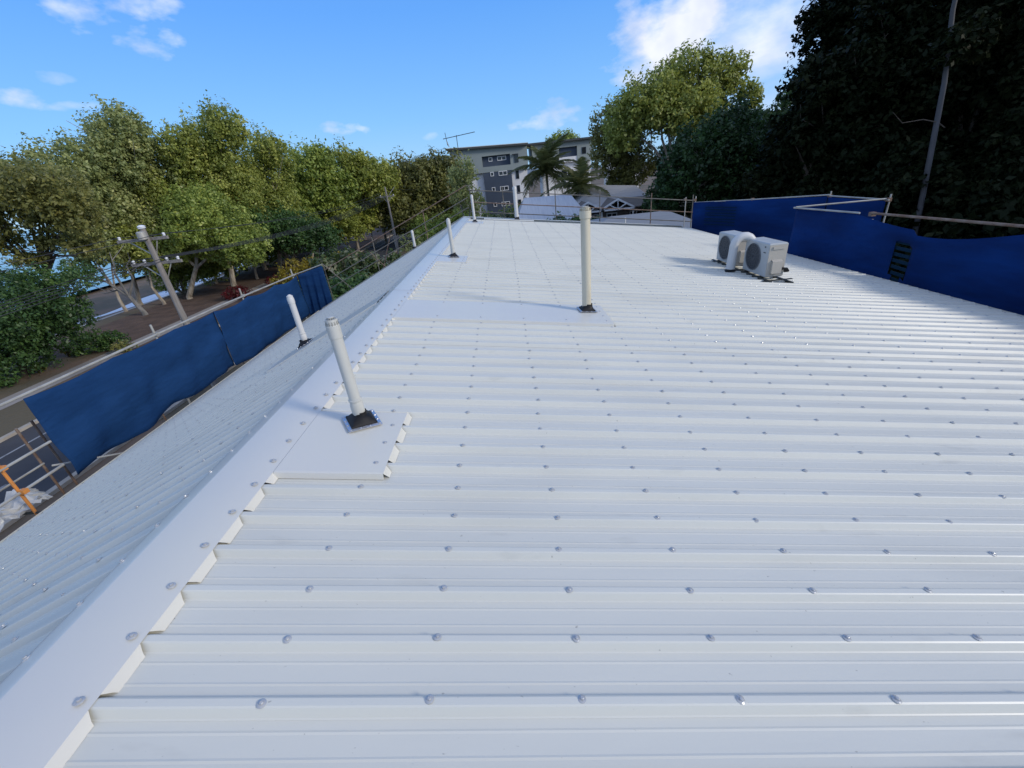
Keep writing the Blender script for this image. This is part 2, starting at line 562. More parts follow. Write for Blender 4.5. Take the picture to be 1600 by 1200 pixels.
xs = np.concatenate([[-75, -60], np.arange(-54, -34, 1.5), np.arange(-34, 12, 4.0), np.arange(12, 60, 3.0), [70, 90, 130, 200, 400, 900, 2600]])
ys = np.concatenate([[-400, -150, -60], np.arange(-40, 130, 5.0), [140, 170, 220, 300, 450, 800, 1500, 3200]])
sheet_grid('ground', xs, ys, ground_z, M['ground'])
sheet_grid('sea', np.concatenate([[-7000, -2500, -900], np.arange(-400, -40, 30.0)]), np.array([-3000, -600, -100, 0, 60, 120, 250, 500, 1200, 3000, 7500.0]),
           lambda x, y: -10.02, M['sea'])
mb = MB()
for (dx, w, ph) in ((-1.2, 1.9, 0.0),):
    vs, fs = [], []
    yy = np.arange(-40, 240, 2.0)
    for y in yy:
        xc = shore(y) - 10.6 + dx + 0.6 * math.sin(y * 0.13 + ph) + 0.3 * math.sin(y * 0.41 + ph)
        ww = w * (0.7 + 0.5 * math.sin(y * 0.23 + ph * 2))
        vs += [(xc - ww, y, -10.0), (xc, y, -9.95), (xc + ww, y, -10.0)]
    for i in range(len(yy) - 1):
        a = i * 3
        fs += [(a, a + 1, a + 4, a + 3), (a + 1, a + 2, a + 5, a + 4)]
    mb.add(vs, fs)
tag(mb.build('surf', M['foam'], smooth=True), kind='structure')


def strip(name, x0, x1, y0, y1, dz, material, n=60):
    ysx = np.linspace(y0, y1, n)
    xsx = np.linspace(x0, x1, 5)
    return sheet_grid(name, xsx, ysx, lambda x, y: ground_z(x, y) + dz, material)


strip('beach', -49.0, -37.9, -60, 200, 0.03, M['sand'])
strip('road', -22.35, -16.2, -60, 260, 0.012, M['asphalt'])
strip('footpath', -27.9, -26.3, -60, 60, 0.012, M['path'])
strip('mulch_ground', -35.5, -24.0, 27, 130, 0.008, M['litter'])
mb = MB()
mb.box((-22.6, -60, GZ), (-22.35, 260, GZ + 0.13))
tag(mb.build('far_kerb', M['kerb']), kind='structure')
mb = MB()
mb.box((-16.2, -60, GZ), (-15.95, 260, GZ + 0.13))
tag(mb.build('near_kerb', M['kerb']), kind='structure')
mb = MB()
for x0 in (-20.95, -18.6):
    for y in np.arange(-20, 120, 3.0):
        if x0 == -20.95 or int(y) % 2 == 0:
            mb.add([(x0, y, GZ + .018), (x0 + .12, y, GZ + .018), (x0 + .12, y + (3.0 if x0 == -20.95 else 2), GZ + .018), (x0, y + (3.0 if x0 == -20.95 else 2), GZ + .018)], [(0, 1, 2, 3)])
tag(mb.build('road_marking', M['line']), kind='structure')

# distant mountain
xs_ = np.linspace(-1500, 900, 160)
ys_ = np.linspace(2400, 3400, 16)


def mz(x, y):
    t = (y - 2400) / 1000
    prof = 62 * math.exp(-((x + 590) / 80) ** 2) + 50 * math.exp(-((x + 480) / 150) ** 2) + 70 * math.exp(-((x + 200) / 420) ** 2) + 14 * math.sin(x * 0.021) * math.exp(-((x + 450) / 300) ** 2)
    return -12 + (prof + 10) * math.sin(min(1, t * 2.2) * math.pi * 0.5) * (1.12 if t > 0.05 else 1)


sheet_grid('mountain', xs_, ys_, mz, M['mountain'])

# ------------------------------------------------------------------ the house and its roof
XR, ZR = -1.586, -1.197           # ridge (roof sheet side)
SR, SL = 0.13648, 0.45997         # slopes of the right and the left plane
XE, XW = 6.98, -8.13              # eaves
YN, YF = -2.6, 17.36              # near and far verge
P = 0.1905


def zr(x): return -1.42883 - SR * x
def zl(x): return ZR + SL * (x - XR)


house = thing('roofed_house', 'long low house under a white ribbed metal roof with a raised ridge capping', 'house', (0, 8, GZ))
house.location = (0, 0, 0)

RIB = [(-.033, -.029), (-.029, -.0270), (-.015, -.0030), (-.010, 0.0), (.010, 0.0), (.015, -.0030), (.029, -.0270), (.033, -.029), (.058, -.029), (.064, -.0270), (.070, -.029), (.121, -.029), (.127, -.0270), (.133, -.029)]


def sheet_mesh(name, xa, xb, zf, flip=False):
    prof = []
    for k in range(4):
        for (y, z) in RIB:
            prof.append((y + k * P, z))
    prof = [(-.0335, -.0298)] + prof + [(4 * P - .026, -.0291)]
    # the lap: the first rib rides just above its neighbour
    prof = [(y, z + (0.0012 if y < 0.04 else 0)) for (y, z) in prof]
    nx = 14
    V, F = [], []
    for i in range(nx + 1):
        x = xa + (xb - xa) * i / nx
        for (y, z) in prof:
            V.append((x, y, zf(x) + z))
    n = len(prof)
    for i in range(nx):
        for j in range(n - 1):
            a = i * n + j
            q = (a, a + n, a + n + 1, a + 1)
            F.append(q if xb > xa else q[::-1])
    # thickness at the eave end
    return MB().add(V, F).mesh(name, M['sheet'])


mr = sheet_mesh('roof_sheet', XR + .03, XE, zr)
ml = sheet_mesh('roof_sheet', XR - .10, XW, zl)
Y0R, Y0L = 0.6933, 0.8441
k = -16
rr = random.Random(4)
while Y0R + k * P + 4 * P < YF + .05:
    o = bpy.data.objects.new('roof_sheet', mr)
    o.location = (0, Y0R + k * P, rr.uniform(-.0006, .0006))
    link(o, house)
    o2 = bpy.data.objects.new('roof_sheet', ml)
    o2.location = (0, Y0L + k * P, rr.uniform(-.0006, .0006))
    link(o2, house)
    k += 4
KEND = k - 1

# screws -----------------------------------------------------
def screw_shape(tri=False):
    m = MB()
    m.lathe([(.0138, 0.0), (.0135, .0016), (.0092, .0034), (.0060, .0038)], n=14)
    m.lathe([(.0062, .0036), (.0060, .0082), (.0042, .0092)], n=6)
    return m


SC = screw_shape()
SCV, SCF = SC.v, SC.f
screw_mesh = SC.mesh('screw', M['screw'])


def frame_for(slope):
    n = Vector((slope, 0, 1)).normalized()
    return Vector((0, 0, 1)).rotation_difference(n).to_matrix()


RF, LF = frame_for(SR), frame_for(-SL)
spots = []      # (x,y,z,frame)
rs = random.Random(11)
TRAYS = [(-1.322, -.765, 1.755, 2.37), (-1.322, 1.10, 4.42, 5.15), (-1.322, -.80, 7.83, 8.52), (-1.322, -.76, 15.05, 15.75), (-.80, 1.10, 17.0, 17.36)]


def in_tray(x, y):
    return any(a - .02 < x < b + .02 and c - .03 < y < d + .03 for a, b, c, d in TRAYS)


cols_r = [-.859 + .4800 * c for c in range(0, 17)]
for kk in range(-16, KEND + 1):
    y = Y0R + kk * P
    if y > YF - .06 or y < YN: continue
    for x in cols_r:
        if x > XE - .05: continue
        if in_tray(x, y): continue
        spots.append((x + rs.uniform(-.012, .012), y + rs.uniform(-.005, .005), zr(x) + .001, RF))
    spots.append((-1.366 + rs.uniform(-.005, .005), y, -1.2318, RF))
cols_l = [-2.046 - .357 * c for c in range(0, 17)]
for kk in range(-16, KEND + 1):
    y = Y0L + kk * P
    if y > YF - .06 or y < YN: continue
    for x in cols_l:
        if x < XW + .05: continue
        if -3.4 < x and 5.14 < y < 5.80: continue
        spots.append((x + rs.uniform(-.012, .012), y + rs.uniform(-.005, .005), zl(x) + .001, LF))
    spots.append((-1.688, y, -1.2405, LF))
# screws through the trays
for (a, b, c, d) in TRAYS:
    for kk in range(-16, KEND + 1):
        y = Y0R + kk * P
        if c + .02 < y < d - .02:
            spots.append((b - .06, y, zr(b - .06) + .007, RF))
            if b - a > 1:
                for x in cols_r:
                    if a < x < b - .3 and (y < c + .2 or y > d - .2): spots.append((x, y, zr(x) + .007, RF))
# seen size: the nearest 260 in view are objects, the others one mesh
cw = cam.matrix_world.inverted()


def seen(s):
    v = cw @ Vector(s[:3])
    if v.z > -.2: return 1e9
    u, w = -v.x / v.z, -v.y / v.z
    if abs(u) > 1.26 or abs(w) > .95: return 1e6 + (-v.z)
    return -v.z


spots.sort(key=seen)
NEAR = 270
for s in spots[:NEAR]:
    o = bpy.data.objects.new('screw', screw_mesh)
    o.matrix_world = Matrix.Translation(s[:3]) @ (s[3] @ Matrix.Rotation(rs.uniform(-.10, .10), 3, 'X') @ Matrix.Rotation(rs.uniform(-.10, .10), 3, 'Y') @ Matrix.Rotation(rs.uniform(0, 1), 3, 'Z')).to_4x4()
    link(o, house)
lowv = [(.0140, 0), (.0095, .0040), (.0060, .0088)]
LS = MB().lathe(lowv, n=7)
A = np.array(LS.v)
rest = spots[NEAR:]
fr = {id(RF): np.array(RF), id(LF): np.array(LF)}
VV, FF = [], []
nv = len(A)
for i, s in enumerate(rest):
    VV.append(A @ fr[id(s[3])].T + np.array(s[:3]))
    FF += [tuple(j + i * nv for j in f) for f in LS.f]
m_ = bpy.data.meshes.new('screw')
m_.from_pydata(np.concatenate(VV).tolist(), [], FF)
m_.materials.append(M['screw'])
o = bpy.data.objects.new('screw', m_)
link(o, house)
o['kind'] = 'stuff'

# ridge capping: one folded strip, its right edge notched down between the ribs, in three lengths
def capping(y0, y1):
    m = MB()
    top = -1.2025
    xe = -1.326
    secs = []
    for y in np.arange(y0, y1 + .001, (y1 - y0) / 24):
        secs.append(y)
    prof = [(-1.706, -1.262), (-1.705, -1.2500), (-1.702, -1.2470), (-1.684, -1.2388), (-1.662, -1.2300), (-1.640, -1.2215), (-1.618, -1.2130), (-1.596, -1.2050), (-1.580, -1.2005), (xe, zr(xe) + .0045)]
    V = [(x, y, z) for y in secs for (x, z) in prof]
    n = len(prof)
    F = []
    for i in range(len(secs) - 1):
        for j in range(n - 1):
            a = i * n + j
            F.append((a, a + 1, a + n + 1, a + n))
    m.add(V, F)
    kk = math.ceil((y0 - Y0R) / P)
    while Y0R + (kk + 1) * P <= y1 + .19:
        c = Y0R + kk * P
        za = zr(xe) + .0045
        j1, j2 = rs.uniform(-.003, .003), rs.uniform(-.004, .004)
        m.add([(xe, c + .020, za), (xe, c + P - .020, za), (xe + .019, c + P - .046 + j1, zr(xe + .019) - .0265), (xe + .019 + j2, c + .044, zr(xe + .019) - .0265)],
              [(0, 3, 2, 1)])
        m.add([(xe + .003, c + .030, za - .006), (xe + .003, c + P - .030, za - .006), (xe + .018, c + P - .042 + j1, zr(xe + .019) - .0285), (xe + .018, c + .042, zr(xe + .019) - .0285)],
              [(0, 1, 2, 3)])
        kk += 1
    return m


M['ridge'] = mat('glossy_white_steel_capping', (0.655, 0.64, 0.56), 0.29, spec=0.45, noise=(1.3, (0.62, 0.605, 0.56), 0.35, 0.75), bump=(2.2, 0.3, 0.006))
capping(YN, 5.60).build('ridge_capping', M['ridge'], house, smooth=True)
c2 = capping(5.59, 11.6).build('ridge_capping', M['ridge'], house, smooth=True)
c2.location.z = .0015
capping(11.59, YF + .03).build('ridge_capping', M['ridge'], house, smooth=True)


# watershed trays running from the ridge down to the vent pipes
def tray(a, b, c, d, name='flashing_tray'):
    m = MB()
    up = .0075
    xs = np.linspace(a, b, 9)
    V = []
    for x in xs:
        z = zr(x)
        V += [(x, c - .020, z - .026), (x, c - .012, z + up - .002), (x, c, z + up), (x, d, z + up), (x, d + .012, z - .026)]
    F = []
    for i in range(len(xs) - 1):
        for j in range(4):
            q = i * 5 + j
            F.append((q, q + 5, q + 6, q + 1))
    m.add(V, F)
    kk = math.ceil((c - .02 - Y0R) / P)
    # turned-down tabs at the lower end
    y = c - .012
    cs = [Y0R + q * P for q in range(-16, KEND + 2)]
    edges = [c - .012] + [q for q in cs if c < q < d] + [d + .01]
    for i in range(len(edges) - 1):
        y0, y1 = edges[i] + (.024 if i else 0), edges[i + 1] - (.024 if i < len(edges) - 2 else 0)
        if y1 - y0 < .03: continue
        m.add([(b, y0, zr(b) + up), (b, y1, zr(b) + up), (b + .024, y1 - .012, zr(b + .024) - .026), (b + .024, y0 + .012, zr(b + .024) - .026)], [(0, 3, 2, 1)])
    return m.build(name, M['flash'], house)


for t in TRAYS:
    tray(*t)
# tray on the left plane
m = MB()
xs = np.linspace(-1.712, -3.42, 9)
V = []
for x in xs:
    z = zl(x)
    V += [(x, 5.165, z - .027), (x, 5.172, z + .012), (x, 5.19, z + .014), (x, 5.77, z + .014), (x, 5.79, z - .027)]
F = []
for i in range(len(xs) - 1):
    for j in range(4):
        q = i * 5 + j
        F.append((q, q + 1, q + 6, q + 5))
m.add(V, F)
m.build('flashing_tray', M['flash'], house)

# barge cappings at the far verge, eave gutters, fascia, walls
m = MB()
m.add([(XR, YF - .16, zr(XR) + .022), (XE, YF - .16, zr(XE) + .008), (XE, YF + .03, zr(XE) + .012), (XR, YF + .03, zr(XR) + .026), (XE, YF + .03, zr(XE) - .16), (XR, YF + .03, zr(XR) - .16)],
      [(0, 1, 2, 3), (3, 2, 4, 5)])
m.build('barge_capping', M['flash'], house)
m = MB()
m.add([(XR, YF - .10, ZR + .026), (XW, YF - .10, zl(XW) + .012), (XW, YF + .03, zl(XW) + .016), (XR, YF + .03, ZR + .03), (XW, YF + .03, zl(XW) - .16), (XR, YF + .03, ZR - .16)],
      [(3, 2, 1, 0), (5, 4, 2, 3)])
m.build('barge_capping', M['flash'], house)
for (x0, x1, z) in ((XE + .012, XE + .13, zr(XE) - .035), (XW - .13, XW - .012, zl(XW) - .035)):
    m = MB()
    out = x1 if x0 > 0 else x0
    for (ya, yb) in ((YN, YF),):
        inn = x0 if x0 > 0 else x1
        V = []
        for y in (ya, yb):
            V += [(inn, y, z - .02), (inn, y, z - .11), (out, y, z - .11), (out, y, z - .012)]
        m.add(V, [(0, 1, 5, 4), (1, 2, 6, 5), (2, 3, 7, 6)])
    m.build('eave_gutter', M['flash'], house)
m = MB()
m.box((XE - .03, YN, zr(XE) - .25), (XE + .008, YF, zr(XE) - .04))
m.build('fascia', M['fascia'], house)
m = MB()
m.box((XW - .008, YN, zl(XW) - .25), (XW + .03, YF, zl(XW) - .04))
m.build('fascia', M['fascia'], house)
m = MB()
m.add([(XW + .5, YN + .3, GZ), (XE - .5, YN + .3, GZ), (XE - .5, YN + .3, zr(XE - .5) - .12), (XR, YN + .3, ZR - .14), (XW + .5, YN + .3, zl(XW + .5) - .12)] +
      [(XW + .5, YF - .3, GZ), (XE - .5, YF - .3, GZ), (XE - .5, YF - .3, zr(XE - .5) - .12), (XR, YF - .3, ZR - .14), (XW + .5, YF - .3, zl(XW + .5) - .12)],
      [(0, 1, 2, 3, 4), (9, 8, 7, 6, 5), (1, 6, 7, 2), (0, 4, 9, 5), (2, 7, 8, 3), (3, 8, 9, 4)])
m.build('wall', M['render_white'], house)


# ------------------------------------------------------------------ vent pipes
def vent(x, y, zb, h, r, mt, label, slope, cowl='slots', boot=0.10, rot=0.5, flange=True, joint=True, capr=1.12, group='vent pipes standing on the roof'):
    t = thing('vent_pipe', label, 'vent pipe', (x, y, zb), 0, group)
    fm = frame_for(slope).to_4x4()
    # square rubber boot on an aluminium edged flange
    if flange:
        m = MB()
        s = boot
        m.add([(-s, -s, .009), (s, -s, .009), (s, s, .009), (-s, s, .009), (-s, -s, .0135), (s, -s, .0135), (s, s, .0135), (-s, s, .0135)],
              [(0, 3, 2, 1), (0, 1, 5, 4), (1, 2, 6, 5), (2, 3, 7, 6), (3, 0, 4, 7)])
        i = s * .80
        m.add([(-s, -s, .0137), (s, -s, .0137), (s, s, .0137), (-s, s, .0137), (-i, -i, .0165), (i, -i, .0165), (i, i, .0165), (-i, i, .0165)],
              [(0, 1, 5, 4), (1, 2, 6, 5), (2, 3, 7, 6), (3, 0, 4, 7)])
        for q in range(4):
            for u in (-.85, -.28, .28, .85):
                a, b = (u * s, -s * .9)
                for _ in range(q): a, b = -b, a
                m.lathe([(.007, 0), (.007, .004), (.003, .006)], c=(a, b, .0150), n=6)
        o = m.build('flange', M['silver'], t)
        o.matrix_local = fm @ Matrix.Rotation(rot, 4, 'Z')
    m = MB()
    s = boot * .79
    n = 32
    rings = [(1.0, .017, 0.0), (.93, .030, 0.08), (.80, .040, .5), (.66, .052, .8), (.60, .056, 1.0)]
    V, F = [], []
    hh = boot * .95
    for j, (k_, z_, c_) in enumerate([(1.0, .0168, 0), (.96, .026, .0), (.84, .034, .25), (.74, .05, .55), (.70, .062, .9), (.62, .072, 1), (.60, .085, 1)]):
        for q in range(n):
            a = 2 * math.pi * q / n
            ca, sa = math.cos(a), math.sin(a)
            sq = 1 / max(abs(ca), abs(sa))
            rs_ = s * (sq * (1 - c_) + c_)
            rad = rs_ * k_ * (1 if c_ < .9 else 1)
            if c_ >= .9: rad = r * (1.14 if z_ < .07 else 1.05)
            V.append((ca * rad, sa * rad, z_ * (boot / .10)))
    for j in range(6):
        for q in range(n):
            q2 = (q + 1) % n
            F.append((j * n + q, j * n + q2, (j + 1) * n + q2, (j + 1) * n + q))
    m.add(V, F)
    o = m.build('rubber_boot', M['rubber'], t, smooth=True)
    o.matrix_local = fm @ Matrix.Rotation(rot, 4, 'Z')
    m = MB()
    prof = [(r, .03), (r, h)]
    m.lathe(prof, n=28)
    m.build('pipe', mt, t, smooth=True)
    if joint:
        m = MB()
        zj = .075 * boot / .10
        m.lathe([(r * 1.13, zj), (r * 1.16, zj + .012), (r * 1.16, zj + .055), (r * 1.02, zj + .078), (r * 1.16, zj + .084), (r * 1.16, zj + .094), (r * 1.005, zj + .098)], n=28)
        m.build('collar', mt, t, smooth=True)
    m = MB()
    if cowl == 'slots':
        R2 = r * capr
        m.lathe([(R2 * .97, h - .11), (R2, h - .106), (R2, h - .035), (R2 * .94, h - .030)], n=28)
        for q in range(14):
            a0, a1 = 2 * math.pi * (q + .12) / 14, 2 * math.pi * (q + .60) / 14
            for (ra, za, rb, zb_) in ((R2 * .985, h - .032, R2 * .88, h - .004), (R2 * .88, h - .004, R2 * .5, h + .010)):
                m.add([(ra * math.cos(a0), ra * math.sin(a0), za), (ra * math.cos(a1), ra * math.sin(a1), za), (rb * math.cos(a1), rb * math.sin(a1), zb_), (rb * math.cos(a0), rb * math.sin(a0), zb_)],
                      [(0, 1, 2, 3), (3, 2, 1, 0)])
        m.lathe([(R2 * .5, h + .008), (R2 * .5, h + .012), (R2 * .2, h + .014)], n=20)
        o = m.build('cowl', mt, t)
        m = MB().lathe([(R2 * .80, h - .03), (R2 * .78, h - .006)], n=20)
        m.build('cowl_core', M['grille'], o)
    else:
        m.lathe([(r * 1.0, h - .10), (r * 1.12, h - .098), (r * 1.12, h - .04), (r * .95, h - .012), (r * .6, h + .010), (r * .2, h + .018)], n=28)
        m.build('cap', mt, t, smooth=True)
    return t


vent(-1.02, 2.245, zr(-1.02) + .008, .675, .034, M['pvc'], 'grey white vent pipe with slotted cap and square black boot nearest the camera', SR, boot=.100, rot=.55, capr=1.1)
tv = vent(.885, 4.90, zr(.885) + .008, 1.165, .054, M['cream'], 'tall cream yellow vent pipe with scratched side on the long flat flashing tray', SR, boot=.105, rot=.1, joint=False, capr=1.2)
m = MB().lathe([(.0552, .33), (.0558, .333), (.0552, .336)], n=28)
m.build('pipe_joint', M['cream'], tv)
vent(-2.945, 5.50, zl(-2.945) + .014, .69, .039, M['whitepvc'], 'white dome capped vent pipe on the left slope in front of the blue mesh', -SL, cowl='dome', boot=.105, rot=0)
vent(-1.065, 8.33, zr(-1.065) + .008, .69, .036, M['pvc'], 'pale vent pipe by the ridge capping halfway along the roof', SR, cowl='dome', boot=.10, rot=.3)
vent(-1.06, 15.5, zr(-1.06) + .008, .86, .043, M['whitepvc'], 'thin white vent pipe near the far end of the ridge capping', SR, cowl='dome', boot=.10, rot=.2)
vent(.46, 17.15, zr(.46) + .008, 1.15, .072, M['whitepvc'], 'thick white vent pipe at the far edge in front of the apartment block', SR, cowl='dome', boot=.12, rot=0)
vent(-3.62, 17.0, zl(-3.62) + .004, .66, .048, M['whitepvc'], 'short white vent pipe at the far verge of the left slope', -SL, cowl='dome', boot=.10, rot=0)


# ------------------------------------------------------------------ air conditioners
def ac(y0, y1, label):
    x0, x1 = 4.41, 4.72
    zb = -1.985
    H = .555
    t = thing('air_conditioner', label, 'air conditioner', (x0, y0, zb), 0, 'air conditioners on the roof')
    w = y1 - y0
    d = x1 - x0
    m = MB()
    b = .018
    V = []
    for (z, i) in ((0, 0), (H - b, 0), (H, b)):
        V += [(i, i, z), (d - i, i, z), (d - i, w - i, z), (i, w - i, z)]
    m.add(V, [(0, 3, 2, 1), (0, 1, 5, 4), (1, 2, 6, 5), (2, 3, 7, 6), (3, 0, 4, 7), (4, 5, 9, 8), (5, 6, 10, 9), (6, 7, 11, 10), (7, 4, 8, 11), (8, 9, 10, 11)])
    m.build('casing', M['ac'], t)
    # fan opening on the face towards -x
    cy, cz, R = w * .60, H * .50, H * .415
    m = MB()
    n = 28
    V = [(-.004, cy + R * math.cos(2 * math.pi * q / n), cz + R * math.sin(2 * math.pi * q / n)) for q in range(n)]
    m.add(V + [(-.004, cy, cz)], [(q, n, (q + 1) % n) for q in range(n)])
    g = m.build('fan_grille', M['grille'], t)
    m = MB()
    for rr_ in (.25, .45, .62, .78, .92, 1.0):
        pts = [(-.012, cy + R * rr_ * math.cos(2 * math.pi * q / 24), cz + R * rr_ * math.sin(2 * math.pi * q / 24)) for q in range(25)]
        m.tube(pts, .0022 if rr_ < 1 else .005, n=4, caps=False)
    for q in range(16):
        a = 2 * math.pi * q / 16
        m.bar((-.010, cy + R * .12 * math.cos(a), cz + R * .12 * math.sin(a)), (-.010, cy + R * math.cos(a), cz + R * math.sin(a)), .003, .003)
    m.build('grille_wire', M['grille_wire'], g)
    m = MB()
    m.box((-.004, .10, H * .86), (-.001, .135, H * .90))
    m.box((-.004, .085, H * .70), (-.001, .15, H * .725))
    m.build('badge', M['grille'], t)
    # service side (-y)
    m = MB()
    m.box((.07, -.050, H * .10), (.24, -.001, H * .46))
    m.add([(.07, -.050, H * .46), (.24, -.050, H * .46), (.24, -.001, H * .52), (.07, -.001, H * .52)], [(0, 1, 2, 3), (0, 3, 0 + 3, 1)][:1])
    m.build('service_cover', M['acbeige'], t)
    MB().box((.06, -.020, H * .82), (.26, -.0045, H * .90)).build('handle_recess', M['acbeige'], t)
    m = MB()
    m.box((.004, -.004, .01), (d - .004, -.001, H - b - .01))
    m.build('side_panel', M['acbeige'], t)
    m = MB()
    m.tube([(.25, -.03, .13), (.33, -.05, .12), (.37, -.03, .08), (.36, .05, .06)], .022, n=8)
    m.build('refrigerant_pipe', M['rubber'], t, smooth=True)
    m = MB()
    for yy in (.12, w - .12):
        m.box((-.03, yy - .02, -.035), (d + .05, yy + .02, 0))
    m.build('mounting_foot', M['steel_dark'], t)
    return t


ac(7.19, 7.93, 'white outdoor air conditioner unit nearer the camera with cream side cover')
ac(8.24, 9.00, 'white outdoor air conditioner unit behind the curved white duct')
t = thing('mounting_rails', 'pair of dark steel rails under the two air conditioner units', 'mounting rail', (4.4, 7.1, zr(4.4)))
for xx in (4.40, 4.78):
    MB().bar((xx - 4.4, -.12, -SR * (xx - 4.4) + .0), (xx - 4.4, 2.05, -SR * (xx - 4.4) + .0), .04, .035).build('rail', M['steel_dark'], t)
for yy in (0.0, 1.0, 1.95):
    MB().box((-.06, yy - .03, -.006), (.44, yy + .03, .0)).build('rail_foot', M['steel_dark'], t)
t = thing('roof_duct', 'curved white gooseneck duct rising between the two air conditioner units', 'duct', (4.17, 7.92, zr(4.17)))
pts = [(0, 0, .02), (0.01, 0, .42)]
for q in range(9):
    a = math.pi * q / 8 * .93
    pts.append((.175 - .165 * math.cos(a), -.03 * q / 8, .45 + .165 * math.sin(a)))
MB().tube([(0.0, 0, .04), (0.004, 0, .22), (0.01, 0, .42)], [.080, .076, .074], n=20, caps=False).build('riser', M['whitepvc'], t, smooth=True)
MB().tube(pts[1:], [.075] * 7 + [.074, .072, .068], n=20).build('bend', M['whitepvc'], t, smooth=True)
m = MB()
m.lathe([(.10, .0), (.10, .02), (.08, .03), (.075, .055)], n=18)
m.build('rubber_boot', M['rubber'], t)


# ------------------------------------------------------------------ scaffolding and blue mesh
def tube_obj(parent, name, p, q, r=.024, mt='galv', n=8):
    return MB().tube([p, q], r, n=n).build(name, M[mt], parent, smooth=True)


def coupler(parent, p, mt='rusty'):
    return MB().box((p[0] - .045, p[1] - .045, p[2] - .04), (p[0] + .045, p[1] + .045, p[2] + .04)).build('coupler', M[mt], parent)


XS = -9.0
zrail = lambda y: -2.66 - (0.022 * max(0, y - 13))
scl = thing('scaffold', 'tube scaffold with guard rails along the left eave above the road', 'scaffold', (XS, 6, GZ), group=None)
scl.location = (0, 0, 0)
for (ya, yb) in ((-3.0, 6.3), (6.2, 12.6), (12.5, 17.9)):
    tube_obj(scl, 'guard_rail', (XS, ya, zrail(ya)), (XS, yb, zrail(yb)), .026)
tube_obj(scl, 'guard_rail', (XS, -3, -3.62), (XS, 6.75, -3.62), .024)
tube_obj(scl, 'guard_rail', (XS, -3, -4.13), (XS, 6.70, -4.13), .026)
tube_obj(scl, 'guard_rail', (XS - .9, -3, -4.30), (XS - .9, 7.1, -4.30), .02)
for y, mt in ((3.2, 'galv'), (5.93, 'orange'), (10.1, 'galv'), (14.0, 'galv'), (17.7, 'galv')):
    top = zrail(y) + (.25 if mt != 'orange' else -.35)
    tube_obj(scl, 'standard', (XS - .06, y, GZ), (XS - .06, y, top), .026, mt)
    if y < 6: coupler(scl, (XS - .03, y, -3.62), 'orange' if mt == 'orange' else 'galv')
    coupler(scl, (XS - .03, y, zrail(y)), 'galv')
coupler(scl, (XS + .03, 5.93, -4.13), 'orange')
for y in (3.0, 7.1, 7.4, 10.1, 14.0, 17.7):
    tube_obj(scl, 'standard', (XS - .95, y, GZ), (XS - .95, y, -3.45), .024, 'rusty')
for y in (5.0, 5.93):
    tube_obj(scl, 'transom', (XS + .7, y, -4.62), (XS - 1.5, y, -4.62), .024, 'steel_dark' if y < 7 else 'galv')
tube_obj(scl, 'ledger', (XS + .12, -3, -4.60), (XS + .12, 6.9, -4.60), .028, 'steel_dark')
tube_obj(scl, 'brace', (XS - .5, 6.9, -4.25), (XS + .6, 7.6, -4.50), .02, 'galv')
for i in range(4):
    for (ya, yb) in ((-2.9, 1.0), (1.05, 4.9), (4.95, 8.8), (8.85, 12.7), (12.75, 16.6)):
        zb = -4.52 + .004 * i
        MB().box((XS + .22 + i * .155, ya, zb - .038), (XS + .22 + i * .155 + .15, yb, zb)).build('board', M['board'], scl)

# bits of crumpled plastic at the lower left
mtp = MB()
rg = random.Random(5)
V, F = [], []
NXX, NYY = 12, 14
for i in range(NXX):
    for j in range(NYY):
        u, v = i / (NXX - 1), j / (NYY - 1)
        V.append((XS - .75 + .62 * u + rg.uniform(-.05, .05), 5.35 + 1.30 * v * (1 - .25 * u), -4.62 + .42 * math.sin(v * math.pi) * (1 - u * .55) * (.75 + .4 * math.sin(v * 9)) + rg.uniform(-.06, .06)))
for i in range(NXX - 1):
    for j in range(NYY - 1):
        a = i * NYY + j
        F.append((a, a + 1, a + NYY + 1, a + NYY))
mtp.add(V, F)
tag(mtp.build('plastic_sheeting', M['tarp']), 'crumpled white plastic sheeting lying on the scaffold below the orange tube', 'plastic sheet')


def cloth(name, label, path, top, bottom, thick=.004, nx=60, nz=16, seed=1, wave=.04, mt='mesh_blue', group='blue mesh screens on the scaffold', lean=(0, 0), hole=None):
    """path(u) -> (x, y); top(u), bottom(u) -> z"""
    r = np.random.default_rng(seed)
    ph = r.uniform(0, 6, 8)
    V, F = [], []
    for i in range(nx + 1):
        u = i / nx
        x, y = path(u)
        x2, y2 = path(min(1, u + .01))
        x1, y1 = path(max(0, u - .01))
        tx, ty = x2 - x1, y2 - y1
        l = math.hypot(tx, ty) or 1
        nxn, nyn = -ty / l, tx / l
        zt, zb = top(u), bottom(u)
        for j in range(nz + 1):
            v = j / nz
            z = zt + (zb - zt) * v
            w = wave * (math.sin(u * 23 + ph[0] + v * 2) * .5 + math.sin(u * 47 + ph[1] + v * 5) * .25 + math.sin(v * 7 + ph[2] + u * 9) * .4 + .3 * math.sin(u * 11 + v * 13 + ph[3])) * (0.15 + v)
            V.append((x + nxn * w + lean[0] * v, y + nyn * w + lean[1] * v, z))
    for i in range(nx):
        for j in range(nz):
            if hole and hole((i + .5) / nx, (j + .5) / nz): continue
            a = i * (nz + 1) + j
            F.append((a, a + nz + 1, a + nz + 2, a + 1))
    o = MB().add(V, F).build(name, M[mt], smooth=True)
    md = o.modifiers.new('thickness', 'SOLIDIFY')
    md.thickness = thick
    return tag(o, label, 'mesh screen', group)


def bumps(u, pts):
    return float(np.interp(u, [p[0] for p in pts], [p[1] for p in pts]))


